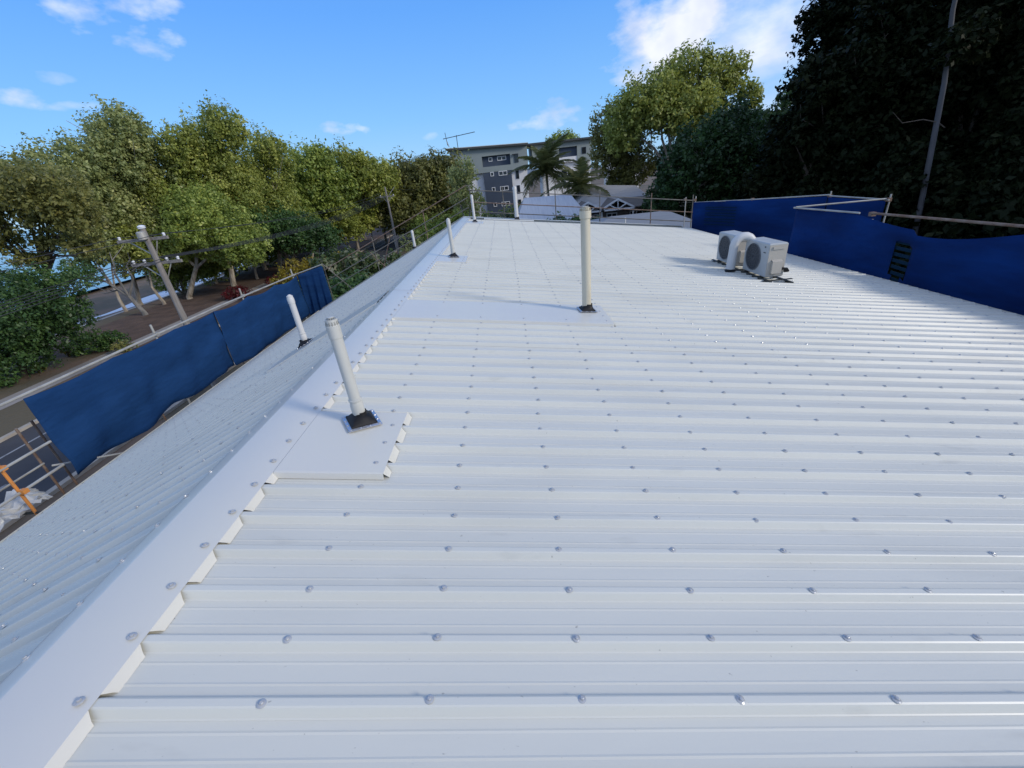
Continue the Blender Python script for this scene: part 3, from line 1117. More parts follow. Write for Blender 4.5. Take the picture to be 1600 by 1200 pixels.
# left run: bottom hem sags between its ties
cloth('mesh_screen', 'blue mesh screen with slanted torn end hanging on the left guard rail nearest the camera',
      lambda u: (XS + .03, 6.77 + u * 5.49),
      lambda u: zrail(6.77 + u * 5.49) - .05 - .13 * max(0, math.sin((u * 1.9 + .02) * math.pi)) * (u > .5) - .05 * abs(math.sin(u * 9)),
      lambda u: bumps(6.77 + 5.49 * u, [(6.77, -4.45), (7.2, -4.38), (7.9, -4.47), (8.5, -4.53), (9.1, -4.45), (9.5, -4.34), (10.1, -4.45), (10.6, -4.54), (11.25, -4.48), (11.9, -4.44), (12.26, -4.48)]),
      seed=2, wave=.07)
cloth('mesh_screen', 'blue mesh screen on the left guard rail between the seam and the far corner',
      lambda u: (XS + .06, 12.22 + u * 5.56),
      lambda u: zrail(12.22 + u * 5.56) - .05 - .10 * abs(math.sin(u * 3 * math.pi)),
      lambda u: bumps(u, [(0, -4.48), (.1, -4.55), (.25, -4.57), (.5, -4.58), (1, -4.5)]),
      seed=5, wave=.06)
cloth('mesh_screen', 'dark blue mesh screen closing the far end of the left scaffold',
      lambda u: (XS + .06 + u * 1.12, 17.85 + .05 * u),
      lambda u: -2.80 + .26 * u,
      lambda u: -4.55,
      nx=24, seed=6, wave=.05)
tube_obj(scl, 'guard_rail', (XS, 17.88, -2.77), (-7.85, 17.92, -2.50), .022)

# far verge guard rails rake with the gable
sfar = thing('scaffold', 'scaffold guard rails raking up the far gable and across behind the roof', 'scaffold')
YB = 18.15
A0, A1, A2 = (-7.9, -2.52), (-1.35, -.12), (7.75, -1.55)
for k_, dz in enumerate((0.0, -.44, -.80)):
    tube_obj(sfar, 'guard_rail', (A0[0], YB, A0[1] + dz - .25), (A1[0] - .05, YB, A1[1] + dz), .019, 'tube_dark' if k_ else 'rusty')
    tube_obj(sfar, 'guard_rail', (A1[0], YB + .05, -.30 + dz), (A2[0], YB + .05, A2[1] + dz - .03), .019, 'tube_dark' if k_ != 1 else 'rusty')
for x in (-7.92, -5.6, -3.3, -1.3, .0, 2.1, 3.9, 6.0, 7.7):
    zt = (A0[1] + (x - A0[0]) / (A1[0] - A0[0]) * (A1[1] - A0[1]) - .15 if x < -1.35 else -.28 + (x + 1.35) / 9.1 * (-1.25)) + .16
    tube_obj(sfar, 'standard', (x, YB + .12, GZ), (x, YB + .12, zt), .020, 'rusty' if x in (-3.3, 6.0) else 'tube_dark')
tube_obj(sfar, 'brace', (-7.85, YB, -2.55), (-6.2, YB + .1, -4.6), .02, 'tube_dark')
tube_obj(sfar, 'brace', (-4.9, YB + .4, -1.7), (-5.9, YB + 1.0, -3.6), .02, 'rusty')
tube_obj(sfar, 'brace', (-5.9, YB + .4, -2.3), (-4.9, YB + 1.0, -3.9), .02, 'rusty')

# right run
scr = thing('scaffold', 'scaffold rails carrying the blue mesh along the right eave', 'scaffold')
ZT = -1.40
tube_obj(scr, 'guard_rail', (7.52, -3, ZT), (7.52, 6.15, ZT), .024, 'galv')
tube_obj(scr, 'guard_rail', (7.55, 6.0, ZT + .03), (7.50, 9.0, ZT + .02), .023, 'rusty')
tube_obj(scr, 'guard_rail', (7.46, 9.25, ZT + .01), (7.38, 11.3, ZT), .020, 'galv')
tube_obj(scr, 'guard_rail', (7.36, 11.2, ZT + .02), (9.48, 10.97, ZT + .02), .020, 'galv')
tube_obj(scr, 'guard_rail', (9.44, 10.9, ZT), (9.55, 13.2, ZT), .020, 'galv')
tube_obj(scr, 'guard_rail', (9.55, 13.1, ZT + .03), (8.45, 15.2, ZT - .08), .020, 'galv')
tube_obj(scr, 'guard_rail', (8.45, 15.2, ZT - .08), (7.35, 17.3, ZT - .17), .020, 'galv')
for (x, y, e) in ((7.58, -1.0, .1), (7.60, 2.5, .1), (7.60, 6.1, .14), (7.56, 9.0, -.1), (9.50, 10.95, .12), (9.6, 13.15, .12), (8.5, 15.25, .1), (7.42, 17.35, .2), (7.30, 18.0, .15)):
    tube_obj(scr, 'standard', (x, y, ground_z(x, y)), (x, y, ZT + e - (.15 if y > 15 else 0)), .020, 'galv')
    coupler(scr, (x - .03, y, ZT - (.08 if y > 15 else 0)))


def tophem(u, y0=-2.9, y1=11.25):
    y = y0 + (y1 - y0) * u
    if y < 6.1:
        s = .04 + .24 * max(0, math.sin((y - 1.9) / 4.2 * math.pi)) if y > 1.9 else .04 + .12 * abs(math.sin(y))
    elif y < 9.0:
        s = .05 + .22 * math.sin((y - 6.1) / 2.9 * math.pi) * (1 if y < 7.8 else .6)
    else:
        s = .03
    return ZT - s


def rip(u, v):
    y = -2.9 + 14.15 * u
    return abs(y - 7.95) < .28 * (1 - v * 1.6) and .10 < v < .5


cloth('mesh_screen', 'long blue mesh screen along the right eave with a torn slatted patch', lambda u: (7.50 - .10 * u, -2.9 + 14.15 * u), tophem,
      lambda u: -4.3, nx=150, nz=22, seed=8, mt='mesh_shaded', wave=.05, hole=rip)
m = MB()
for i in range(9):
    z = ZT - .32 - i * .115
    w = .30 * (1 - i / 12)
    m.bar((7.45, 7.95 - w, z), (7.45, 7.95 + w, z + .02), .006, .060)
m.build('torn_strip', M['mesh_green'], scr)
cloth('mesh_screen', 'blue mesh screen around the outward step of the right scaffold', lambda u: (9.42 + .10 * u, 10.97 + 2.15 * u), lambda u: ZT - .03, lambda u: -4.6, nx=24, seed=9, mt='mesh_shaded', wave=.05)
cloth('mesh_screen', 'far blue mesh screen running back to the corner behind the roof', lambda u: (9.52 - 2.2 * u, 13.15 + 4.15 * u), lambda u: ZT - .01 - .15 * u, lambda u: -4.6, nx=50, seed=10, mt='mesh_shaded', wave=.06)
m = MB()
for i in range(7):
    z = -1.72 - i * .10
    m.bar((8.15, 15.62, z), (7.55, 16.72, z + .03 * (i % 2)), .006, .028)
m.build('torn_strip', M['mesh_green'], scr)


# ------------------------------------------------------------------ power poles, wires, street lights
def power_pole(x, y, top, r0, label, arms, lamp=False):
    gz = GZ
    t = thing('power_pole', label, 'power pole', (x, y, gz), 0, 'power poles along the road')
    h = top - gz
    MB().tube([(0, 0, 0), (0, 0, h)], [r0, r0 * .62], n=12).build('pole', M['wood_pole'], t, smooth=True)
    for (dz, half, off, nins) in arms:
        z = h + dz
        a = MB().bar((-half + off, 0.12, z), (half + off, 0.12, z), .10, .12).build('crossarm', M['wood_pole'], t)
        for q in range(nins):
            xx = off - half + .12 + (2 * half - .24) * q / max(1, nins - 1)
            MB().lathe([(.035, .06), (.06, .09), (.045, .12), (.065, .15), (.04, .20)], c=(xx, .12, z), n=10).build('insulator', M['porcelain'], t, smooth=True)
        for s in (-1, 1):
            MB().bar((off + s * half * .55, .12, z - .05), (0, .08, z - .75), .035, .035).build('brace', M['galv'], t)
    return t


p1 = power_pole(-15.35, 19.0, -.45, .17, 'thick leaning timber power pole with two crossarms behind the blue mesh', [(-.42, 1.1, -.28, 2), (-1.42, 1.12, -.15, 5)])
h1 = -.45 - GZ
m = MB()
m.lathe([(.13, 0), (.17, .02), (.17, .30), (.10, .34)], c=(.0, -.18, h1 - .42), n=14)
m.build('transformer_can', M['galv'], p1, smooth=True)
m = MB()
m.lathe([(.10, 0), (.16, .03), (.12, .06), (.16, .09), (.12, .13), (.05, .16)], c=(.0, 0, h1), n=12)
m.build('insulator', M['porcelain'], p1, smooth=True)
p2 = power_pole(-13.9, 55.0, .40, .15, 'slim timber power pole farther down the road with one white crossarm', [(-1.05, .9, 0, 2)])
MB().bar((0, .1, 55 * 0 + 8.4 - 1.2), (1.1, .1, 8.4 - .1), .05, .05).build('side_arm', M['galv'], p2)


def wire(a, b, sag, label, r=.012, n=14):
    pts = []
    for i in range(n + 1):
        u = i / n
        p = Vector(a).lerp(Vector(b), u)
        p.z -= sag * 4 * u * (1 - u)
        pts.append(p)
    return tag(MB().tube(pts, r, n=5).build('power_line', M['cable']), label, 'power line', 'power lines along the road')


z1, z2 = -.45 - 1.22, .40 - .85
for q in range(5):
    xx = -15.35 - .15 - 1.0 + 2.0 * q / 4
    ordn = ('seaward outermost', 'second seaward', 'middle', 'fourth from the sea, inner', 'roof side outermost')[q]
    wire((xx, 19.1, z1), (-13.9 - .8 + .4 * q, 55.1, z2), .75, ordn + ' wire of the lower crossarms between the two power poles')
    wire((xx, 19.1, z1), (xx - .6, -25, z1 - .1), .8, ordn + ' wire from the lower crossarm towards the left edge')
for xx in (-16.6, -14.7):
    wire((xx, 19.1, -.70), (-13.9 + (xx + 15.6) * .6, 55.1, -.2), .6, ('seaward' if xx < -15.5 else 'roof side') + ' wire of the upper crossarm strung to the far power pole')
    wire((xx, 19.1, -.70), (xx - .5, -25, -.8), .6, ('seaward' if xx < -15.5 else 'roof side') + ' wire of the upper crossarm running to the left edge')
wire((-13.9, 55, .2), (-7.0, 100, .8), .9, 'power line running on from the far power pole to the apartment block')


def street_lamp(x, y, top, arm, label):
    t = thing('street_lamp', label, 'street lamp', (x, y, GZ), 0, 'street lamps by the park')
    h = top - GZ
    MB().tube([(0, 0, 0), (0, 0, h)], [.10, .055], n=8).build('pole', M['concrete_pole'], t, smooth=True)
    MB().tube([(0, 0, h - .1), (arm * .5, 0, h + .18), (arm, 0, h + .15)], .035, n=6).build('arm', M['concrete_pole'], t, smooth=True)
    MB().box((arm - .15, -.12, h + .08), (arm + .45, .12, h + .22)).build('lamp_head', M['porcelain'], t)
    return t


street_lamp(-21.35, 70, -.9, .7, 'pale street lamp pole in front of the yellow green trees')
street_lamp(-16.9, 66, -3.3, .8, 'short street lamp beside the far power pole with its head to the right')
street_lamp(-18.9, 74, -3.5, .6, 'short street lamp left of the far power pole')

# rooftop aerial on its own mast
ant = thing('tv_aerial', 'spindly rooftop television aerial on a thin mast against the sky', 'aerial', (-6.45, 77, -2))
MB().tube([(0, 0, -6), (0, 0, 8.8)], .05, n=6).build('mast', M['steel_dark'], ant)
MB().tube([(-2.2, 0, 8.45), (3.0, 0, 8.95)], .05, n=6).build('boom', M['steel_dark'], ant)
for i in range(9):
    xx = -2.0 + i * .6
    MB().tube([(xx, -.35, 8.47 + (xx + 2.2) * .096), (xx, .35, 8.47 + (xx + 2.2) * .096)], .025, n=5).build('element', M['steel_dark'], ant)
MB().tube([(-1.75, 0, 9.3), (-1.6, 0, 7.5)], .045, n=6).build('reflector', M['steel_dark'], ant)
MB().bar((-1.68, 0, 8.2), (-1.4, 0, 7.3), .22, .12).build('dipole_box', M['galv'], ant)


# ------------------------------------------------------------------ buildings beyond
def window(parent, x0, x1, z0, z1, y, panes=1, frame='frame_white', fw=.10):
    m = MB()
    m.box((x0 - fw, y - .05, z0 - fw), (x1 + fw, y + .02, z0))
    m.box((x0 - fw, y - .05, z1), (x1 + fw, y + .02, z1 + fw))
    m.box((x0 - fw, y - .05, z0 + .002), (x0, y + .02, z1 - .002))
    m.box((x1, y - .05, z0 + .002), (x1 + fw, y + .02, z1 - .002))
    for i in range(1, panes):
        xx = x0 + (x1 - x0) * i / panes
        m.box((xx - fw * .5, y - .045, z0 + .002), (xx + fw * .5, y + .02, z1 - .002))
    w = m.build('window', M[frame], parent)
    MB().box((x0, y - .022, z0), (x1, y - .012, z1)).build('pane', M['glass'], w)
    return w


# apartment block, front face at y = 82
A = thing('apartment_building', 'apartment block with grey green top floor, white walls and slate blue bay', 'apartment block')
Y = 82.0
m = MB()
m.box((-8.2, Y + .6, GZ), (4.75, Y + 12, 1.1))
m.build('wall', M['render_white'], A)
m = MB()                       # jettied top floor with a recess
zb, zt_ = 1.10, 5.0
for (x0, x1, za, zc) in ((-8.4, -3.0, zb, zt_), (1.92, 4.95, zb, zt_), (-3.0, 1.92, 3.62, zt_), (-3.0, 1.92, zb, 1.98)):
    m.box((x0, Y, za), (x1, Y + 1.0, zc))
m.box((-8.4, Y + 1.0, zb + .002), (4.95, Y + 12.2, zt_))
m.build('top_floor', M['render_grey'], A)
MB().box((-2.998, Y + .55, 1.98), (1.918, Y + .98, 3.618)).build('recess_panel', M['navy'], A)
m = MB()
V = [(-8.9, Y - .6, 5.05), (5.15, Y - .6, 4.62), (5.15, Y + 12.6, 4.7), (-8.9, Y + 12.6, 5.15)]
V2 = [(x, y, z + .28) for x, y, z in V]
m.add(V + V2, [(0, 3, 2, 1), (4, 5, 6, 7), (0, 1, 5, 4), (1, 2, 6, 5), (2, 3, 7, 6), (3, 0, 4, 7)])
m.build('roof_slab', M['roof_dark'], A)
V3 = [(x, y, z + .283) for x, y, z in V]
V4 = [(x, y, z + .36) for x, y, z in V]
MB().add(V3 + V4, [(4, 5, 6, 7), (0, 1, 5, 4), (1, 2, 6, 5), (2, 3, 7, 6), (3, 0, 4, 7)]).build('roof_sheeting', M['flash'], A)
MB().box((-3.05, Y + .05, GZ), (1.95, Y + .598, 1.098)).build('slate_bay', M['navy'], A)
window(A, -1.78, -1.30, 2.85, 3.30, Y + .53)
window(A, -.25, 1.12, 2.85, 3.32, Y + .53, 2)
for zz in (.48, -1.95, -4.5):
    window(A, -1.72, -1.30, zz + (0.05), zz + .52, Y + .03)
    window(A, -.25, 1.08, zz, zz + .52, Y + .03, 2)
window(A, 2.62, 3.30, 2.2, 3.5, Y - .02, 1, 'navy', .04)
MB().box((2.3, Y - .45, 3.42), (3.3, Y - .02, 3.5)).build('window_hood', M['roof_dark'], A)
for zz in (-.35, -2.75, -5.1):
    window(A, 2.72, 3.20, zz, zz + 1.25, Y + .58, 1, 'navy', .05)
for zz in (-.6, -3.1):
    window(A, -6.9, -5.6, zz, zz + 1.1, Y + .58, 2)

# second block to the right, front at y = 88
B = thing('apartment_building', 'second apartment block half hidden behind the coconut palms and gum trees', 'apartment block')
Y = 88.0
MB().box((8.2, Y + .6, GZ), (17.2, Y + 10, 1.4)).build('wall', M['render_white'], B)
m = MB()
for (x0, x1, za, zc) in ((6.2, 11.2, 2.3, 4.85), (14.6, 17.4, 1.4, 4.85), (11.2, 14.6, 3.95, 4.85)):
    m.box((x0, Y, za), (x1, Y + 1, zc))
m.box((6.2, Y + 1, 1.41), (17.4, Y + 10.2, 4.85))
m.build('top_floor', M['render_grey'], B)
MB().box((11.202, Y + .5, 2.35), (14.598, Y + .98, 3.948)).build('recess_panel', M['navy'], B)
MB().box((11.202, Y + .1, 1.45), (14.598, Y + .48, 2.34)).build('balcony_wall', M['render_white'], B)
MB().box((5.4, Y - .7, 4.852), (18.4, Y + 10.8, 5.15)).build('roof_slab', M['roof_dark'], B)
window(B, 15.5, 16.2, 2.6, 3.6, Y - .02, 1, 'navy', .05)
window(B, 11.6, 13.8, -1.2, .2, Y + .58, 2)
window(B, 15.2, 16.4, -1.2, .2, Y + .58, 2)
m = MB()
m.box((21.6, Y + .4, GZ), (26.4, Y + 9, 1.2))
m.build('stair_tower', M['render_white'], B)
MB().box((22.5, Y + .1, GZ), (24.3, Y + .398, 1.0)).build('slate_bay', M['navy'], B)
for zz in (-.6 - .9, -3.6, -5.8):
    window(B, 24.75, 25.35, zz, zz + 1.3, Y + .38, 1, 'navy', .05)
MB().box((21.3, Y - .1, 1.202), (26.8, Y + 9.4, 1.45)).build('roof_slab', M['roof_dark'], B)

# gabled house beyond the far scaffold
Hh = thing('gabled_house', 'low grey roofed house with two small trussed gables beyond the far scaffold', 'house')
m = MB()
m.box((7.6, 46.0, GZ), (15.0, 56, -4.0))
m.build('wall', M['brick_wall'], Hh)
m = MB()
m.add([(6.6, 45.0, -3.75), (15.4, 45.0, -3.75), (14.7, 50.5, -2.15), (9.8, 50.5, -1.65), (6.6, 57, -3.75), (15.4, 57, -3.75)],
      [(0, 1, 2, 3), (1, 5, 2), (5, 4, 3, 2), (4, 0, 3)])
m.build('roof', M['roof_grey'], Hh)
MB().box((6.5, 44.88, -3.93), (15.5, 44.99, -3.74)).build('eave_gutter', M['frame_white'], Hh)
for (gx, w, zt2) in ((8.15, 1.6, -2.95), (11.05, 1.65, -2.93)):
    MB().add([(gx - w, 43.6, -3.78), (gx + w, 43.6, -3.78), (gx, 43.6, zt2), (gx, 49.0, zt2), (gx - w, 46.8, -3.78), (gx + w, 46.8, -3.78)], [(1, 5, 3, 2), (0, 2, 3, 4)]).build('gable_roof', M['roof_brown'], Hh)
    m = MB()
    m.bar((gx - w, 43.55, -3.76), (gx, 43.55, zt2 + .02), .08, .16)
    m.bar((gx + w, 43.55, -3.76), (gx, 43.55, zt2 + .02), .08, .16)
    m.bar((gx - w, 43.55, -3.82), (gx + w, 43.55, -3.82), .08, .14)
    m.bar((gx, 43.5, -3.8), (gx, 43.5, zt2), .07, .09)
    m.bar((gx, 43.5, -3.8), (gx - w * .5, 43.5, (zt2 - 3.78) / 2), .07, .09)
    m.bar((gx, 43.5, -3.8), (gx + w * .5, 43.5, (zt2 - 3.78) / 2), .07, .09)
    m.build('gable_truss', M['frame_white'], Hh)
MB().add([(11.6, 43.9, -3.74), (15.3, 43.9, -3.76), (15.0, 46.5, -3.05), (11.4, 46.5, -3.05)], [(0, 1, 2, 3)]).build('verandah_roof', M['roof_brown'], Hh)
for x in (9.6, 12.7, 15.1):
    MB().box((x - .07, 44.0, GZ), (x + .07, 44.14, -3.95)).build('verandah_post', M['frame_white'], Hh)
for (x0, x1) in ((8.6, 9.8), (10.6, 11.5), (13.0, 14.2)):
    window(Hh, x0, x1, -5.6, -4.4, 45.96, 2)
MB().bar((8.0, 44.0, -5.3), (12.6, 44.0, -5.3), .08, .1).build('balustrade', M['frame_white'], Hh)
for i in range(16):
    MB().bar((8.1 + i * .3, 44.0, -6.0), (8.1 + i * .3, 44.0, -5.3), .04, .04).build('baluster', M['frame_white'], Hh)

Ho = thing('flat_roofed_house', 'pale blue metal roofed house behind the coconut palms', 'house')
MB().box((1.2, 38.0, GZ), (6.6, 46, -3.9)).build('wall', M['brick_wall'], Ho)
MB().add([(.9, 37.4, -3.55), (7.2, 37.4, -3.75), (6.4, 43.0, -2.0), (2.0, 43.0, -1.9), (1.0, 47, -3.6), (7.0, 47, -3.6)], [(0, 1, 2, 3), (1, 5, 2), (5, 4, 3, 2), (4, 0, 3)]).build('roof', M['roof_blue'], Ho)
MB().box((.8, 37.28, -3.95), (7.3, 37.39, -3.60)).build('eave_gutter', M['frame_white'], Ho)

Hn = thing('neighbouring_building', 'grey hip roofed building right behind the far verge', 'building')
MB().box((3.6, 21.5, GZ), (10.2, 30, -3.7)).build('wall', M['render_white'], Hn)
MB().add([(2.6, 20.8, -3.45), (10.8, 20.8, -3.45), (10.8, 31, -3.45), (2.6, 31, -3.45), (6.0, 25.2, -2.55), (9.2, 25.2, -2.55)], [(0, 1, 5, 4), (1, 2, 5), (2, 3, 4, 5), (3, 0, 4)]).build('roof', M['roof_mid'], Hn)
MB().tube([(5.95, 22.0, -3.2), (5.95, 22.0, -2.35)], .05, n=10).build('vent_pipe', M['whitepvc'], Hn)


# ------------------------------------------------------------------ foliage
DENS = 3.6
PLUME = True


def leaf_cloud(blobs, n_per_m2, size, aspect=.55, seed=0, clump=.30, tone_bias=0.0, fill=.35, lean=(0, 0), droop=.15):
    """blobs: (x,y,z,rx,ry,rz). Leaves sit in many small clumps spread through the blobs."""
    r = np.random.default_rng(seed)
    C, NRM, T = [], [], []
    for (bx, by, bz, rx, ry, rz) in blobs:
        mean = (rx * ry * rz) ** (1 / 3)
        nc = int(60 + 26 * mean)
        d = r.normal(size=(nc, 3))
        d /= np.linalg.norm(d, axis=1)[:, None]
        rad = np.where(r.random(nc) < fill, r.uniform(.25, .75, nc), r.uniform(.72, 1.05, nc))
        cc = d * rad[:, None] * np.array([rx, ry, rz]) + np.array([bx, by, bz])
        cr = mean * clump * r.uniform(.55, 1.35, nc)
        ctone = r.normal(0, .13, nc)
        area = 4 * math.pi * mean * mean
        nl = int(area * n_per_m2 * DENS)
        idx = r.integers(0, nc, nl)
        e = r.normal(size=(nl, 3))
        e /= np.linalg.norm(e, axis=1)[:, None]
        e[:, 2] = np.where(e[:, 2] < -.3, e[:, 2] * .4, e[:, 2])
        rr_ = r.random(nl) ** .45
        off = e * (cr[idx] * rr_)[:, None] * np.array([.85, .85, 1.0])
        if PLUME:
            tl = r.normal(0, .35, (nc, 2)) + np.array([-.30, 0.0])
            ln = r.uniform(.4, 1.1, nc)[idx] * np.clip(off[:, 2], -9, .75 * cr[idx])
            off[:, 2] += ln
            off[:, 0] += ln * tl[idx, 0]
            off[:, 1] += ln * tl[idx, 1]
        p = cc[idx] + off
        C.append(p)
        NRM.append(e * 1.0 + r.normal(size=(nl, 3)) * .5 + np.array([0, 0, .30]))
        T.append(np.clip(.5 + ctone[idx] + r.normal(0, .07, nl) + tone_bias, 0, 1))
    C, NRM, T = np.concatenate(C), np.concatenate(NRM), np.concatenate(T)
    C[:, 0] += lean[0] * (C[:, 2] - C[:, 2].min()) * .0
    NRM /= np.linalg.norm(NRM, axis=1)[:, None]
    n = len(C)
    a = r.normal(size=(n, 3))
    a[:, 2] -= droop * 2
    U = a - (a * NRM).sum(1)[:, None] * NRM
    U /= np.linalg.norm(U, axis=1)[:, None]
    Wd = np.cross(NRM, U)
    s = size * r.uniform(.6, 1.4, n)
    L = (U.T * s).T * .5
    B_ = (Wd.T * s).T * .5 * aspect
    V = np.empty((n, 4, 3))
    V[:, 0] = C - L
    V[:, 1] = C + B_ * 1.0 - L * .1
    V[:, 2] = C + L
    V[:, 3] = C - B_ * 1.0 - L * .1
    F = np.arange(n * 4).reshape(n, 4)
    return V.reshape(-1, 3), F, np.repeat(T, 4)


def limbs(base, tops, r0, seed=0, fork=.35, wob=.25, r_end=.035):
    """trunk from base that forks towards every top"""
    rg_ = random.Random(seed)
    m = MB()
    base = Vector(base)
    cen = sum((Vector(t) for t in tops), Vector()) / len(tops)
    f = base.lerp(cen, fork)
    f.x += rg_.uniform(-wob, wob)
    f.y += rg_.uniform(-wob, wob)
    mid = base.lerp(f, .5) + Vector((rg_.uniform(-wob, wob) * .5, rg_.uniform(-wob, wob) * .5, 0))
    m.tube([base - Vector((0, 0, .3)), base + Vector((0, 0, .25)), mid, f], [r0 * 1.35, r0, r0 * .86, r0 * .72], n=9)
    for t_ in tops:
        t_ = Vector(t_)
        q = f.lerp(t_, .45) + Vector((rg_.uniform(-wob, wob), rg_.uniform(-wob, wob), rg_.uniform(0, wob)))
        q2 = f.lerp(t_, .75) + Vector((rg_.uniform(-wob, wob), rg_.uniform(-wob, wob), rg_.uniform(-wob, wob)))
        m.tube([f - Vector((0, 0, .1)), q, q2, t_], [r0 * .55, r0 * .40, r0 * .24, r_end], n=6)
        for s in range(3):
            e = q.lerp(t_, .2 + .3 * s) + Vector((rg_.uniform(-1, 1), rg_.uniform(-1, 1), rg_.uniform(-.1, 1))) * (t_ - f).length * .28
            m.tube([q.lerp(t_, .1 + .25 * s), e], [r0 * .20, .02], n=5)
    return m


def tree(label, base, blobs, leaf='leaf_olive', bark='bark_pale', r0=.22, dens=16, size=.34, seed=0, name='tree', cat='tree', group=None, clump=.30, fork=.35, fill=.35, droop=.15, wob=.4, aspect=.55, tb=0.0):
    t = thing(name, label, cat, base, 0, group)
    bl = [(b[0] - base[0], b[1] - base[1], b[2] - base[2], b[3], b[4], b[5]) for b in blobs]
    V, F, T = leaf_cloud(bl, dens, size, seed=seed, clump=clump, fill=fill, droop=droop, aspect=aspect, tone_bias=tb)
    o = bpy.data.objects.new('crown', np_mesh('crown', V, F, M[leaf], T))
    link(o, t)
    tops = [(b[0], b[1], b[2] + b[5] * .35) for b in bl]
    limbs((0, 0, 0), tops, r0, seed, fork, wob).build('trunk', M[bark], t, smooth=True)
    return t


def B2(Y, l, dep=1.0):
    """rows (x, z, rx, rz) at distance Y along the street -> ellipsoids"""
    r_ = random.Random(int(Y * 10) + len(l))
    return [(x, Y + r_.uniform(-1, 1) * dep, z, rx, max(rx * .95, 1.2), rz) for (x, z, rx, rz) in l]


GRP = 'trees along the beach park'
tree('brownish spreading tree crown at the left edge with the sea showing under it', (-34, 31, GZ), B2(30, [(-31.0, 2.6, 3.1, 1.1), (-28.9, 2.0, 2.5, 1.3), (-27.3, .7, 1.7, 1.4), (-34.6, 2.6, 2.7, 1.6), (-37.5, 2.2, 2.5, 1.6), (-32.5, 1.2, 2.6, 1.3), (-29.5, .6, 2.0, 1.2), (-30.6, -.9, 1.2, .5), (-33.6, -.6, 1.6, .7), (-28.2, -1.3, 1.1, .6), (-32.2, -1.8, 1.0, .4)]),
     'leaf_brown', 'bark_dark', .22, 22, .24, 21, group=GRP, clump=.34, fork=.55)
tree('dark green layered tree at the left edge closest to the blue mesh', (-30.6, 24, GZ), B2(24, [(-28.2, -4.2, 3.0, 1.3), (-31.5, -6.6, 3.2, 1.8), (-27.0, -4.9, 1.5, .8), (-26.6, -2.9, 2.3, .8), (-31.6, -3.4, 3.0, 1.8), (-29, -5.9, 2.3, .9), (-33.5, -5, 3, 2.5)]),
     'leaf_deep', 'bark_dark', .20, 34, .18, 22, group=GRP, clump=.26, fork=.4)
tree('olive green tree rising behind the brownish crown at the left', (-38.5, 43, GZ), B2(42, [(-36.6, 4.2, 3.1, 2.3), (-39.0, 2.1, 3.3, 2.4), (-34.3, 4.8, 2.2, 2.3), (-40.3, 3.6, 2.3, 1.7), (-36.5, 1.2, 3, 2.2), (-38.3, -.4, 2.6, 1.7), (-35.2, -1.0, 2.4, 1.6)], 2),
     'leaf_grey', 'bark_pale', .22, 22, .27, 23, group=GRP)
tree('tall windblown grey green tree left of the near power pole', (-36.5, 47, GZ), B2(46, [(-34.5, 5.7, 2.7, 3.3), (-37.5, 2.4, 4.0, 3.2), (-33.1, 6.9, 2.0, 2.0), (-33.2, 3.1, 2.6, 3.2), (-38.2, -.3, 3.4, 2.0), (-35.0, -.6, 3.0, 2.2), (-34.6, -3.4, 2.4, 1.6)], 2),
     'leaf_grey', 'bark_pale', .26, 22, .27, 24, group=GRP)
tree('tallest olive tree right of the near power pole', (-31.5, 48, GZ), B2(48, [(-28.5, 5.6, 2.8, 2.8), (-31.2, 3.5, 3.6, 3.4), (-26.8, 7.1, 2.0, 1.9), (-33.2, .4, 3.8, 3.4), (-28.7, 1.5, 3.1, 3.6), (-30.5, 5.3, 2.0, 2.2), (-31.5, -2.6, 3.2, 2.4)], 2),
     'leaf_olive', 'bark_pale', .28, 22, .27, 25, group=GRP)
tree('leafy dark tree with forked pale trunk behind the near power pole', (-33.2, 43, GZ), B2(43.5, [(-28.6, -1.6, 3.8, 2.6), (-32.3, -2.8, 2.8, 1.6), (-25.8, -3.4, 2.6, 1.9), (-29.5, .4, 3, 1.8)], 1.5),
     'leaf_green', 'bark_pale', .26, 23, .26, 26, group=GRP, fork=.45)
tree('olive tree with rounded twin tops left of the yellow green trees', (-29, 54, GZ), B2(54, [(-26.9, 3.7, 2.9, 3.3), (-29.5, 0.0, 3.6, 4.1), (-25.2, 5.2, 1.8, 1.7), (-27.2, -1.6, 3.2, 3.8)], 2),
     'leaf_olive', 'bark_pale', .26, 21, .28, 27, group=GRP)
tree('dark low branched tree above the far corner of the blue mesh', (-24.3, 49, GZ), B2(50, [(-26.2, -2.8, 3.4, 2.2), (-23.5, -3.4, 2.9, 2.0), (-21.4, -3.9, 2.2, 1.5), (-28.5, -4.0, 2.8, 1.7)], 1.5),
     'leaf_deep', 'bark_dark', .24, 19, .30, 28, group=GRP)
tree('green tree between the twin topped tree and the yellow green one', (-27.5, 62, GZ), B2(62, [(-24.7, 2.7, 3.2, 3.3), (-27.8, -1.2, 4.0, 4.2), (-23.0, 4.4, 1.9, 1.4), (-22.5, .5, 3, 3)], 2),
     'leaf_green', 'bark_pale', .26, 16, .38, 29, group=GRP)
tree('bright yellow green tree with drooping foliage over a clump of pale trunks', (-22.7, 66, GZ), B2(66, [(-21.5, 1.9, 3.4, 3.4), (-23.4, -1.6, 3.2, 3.6), (-19.8, 3.2, 2.5, 1.8), (-20.8, -3.2, 2.6, 1.9), (-17.7, 1.0, 3.3, 2.8)], 2),
     'leaf_lime', 'bark_pale', .24, 17, .38, 30, group=GRP, droop=.5)
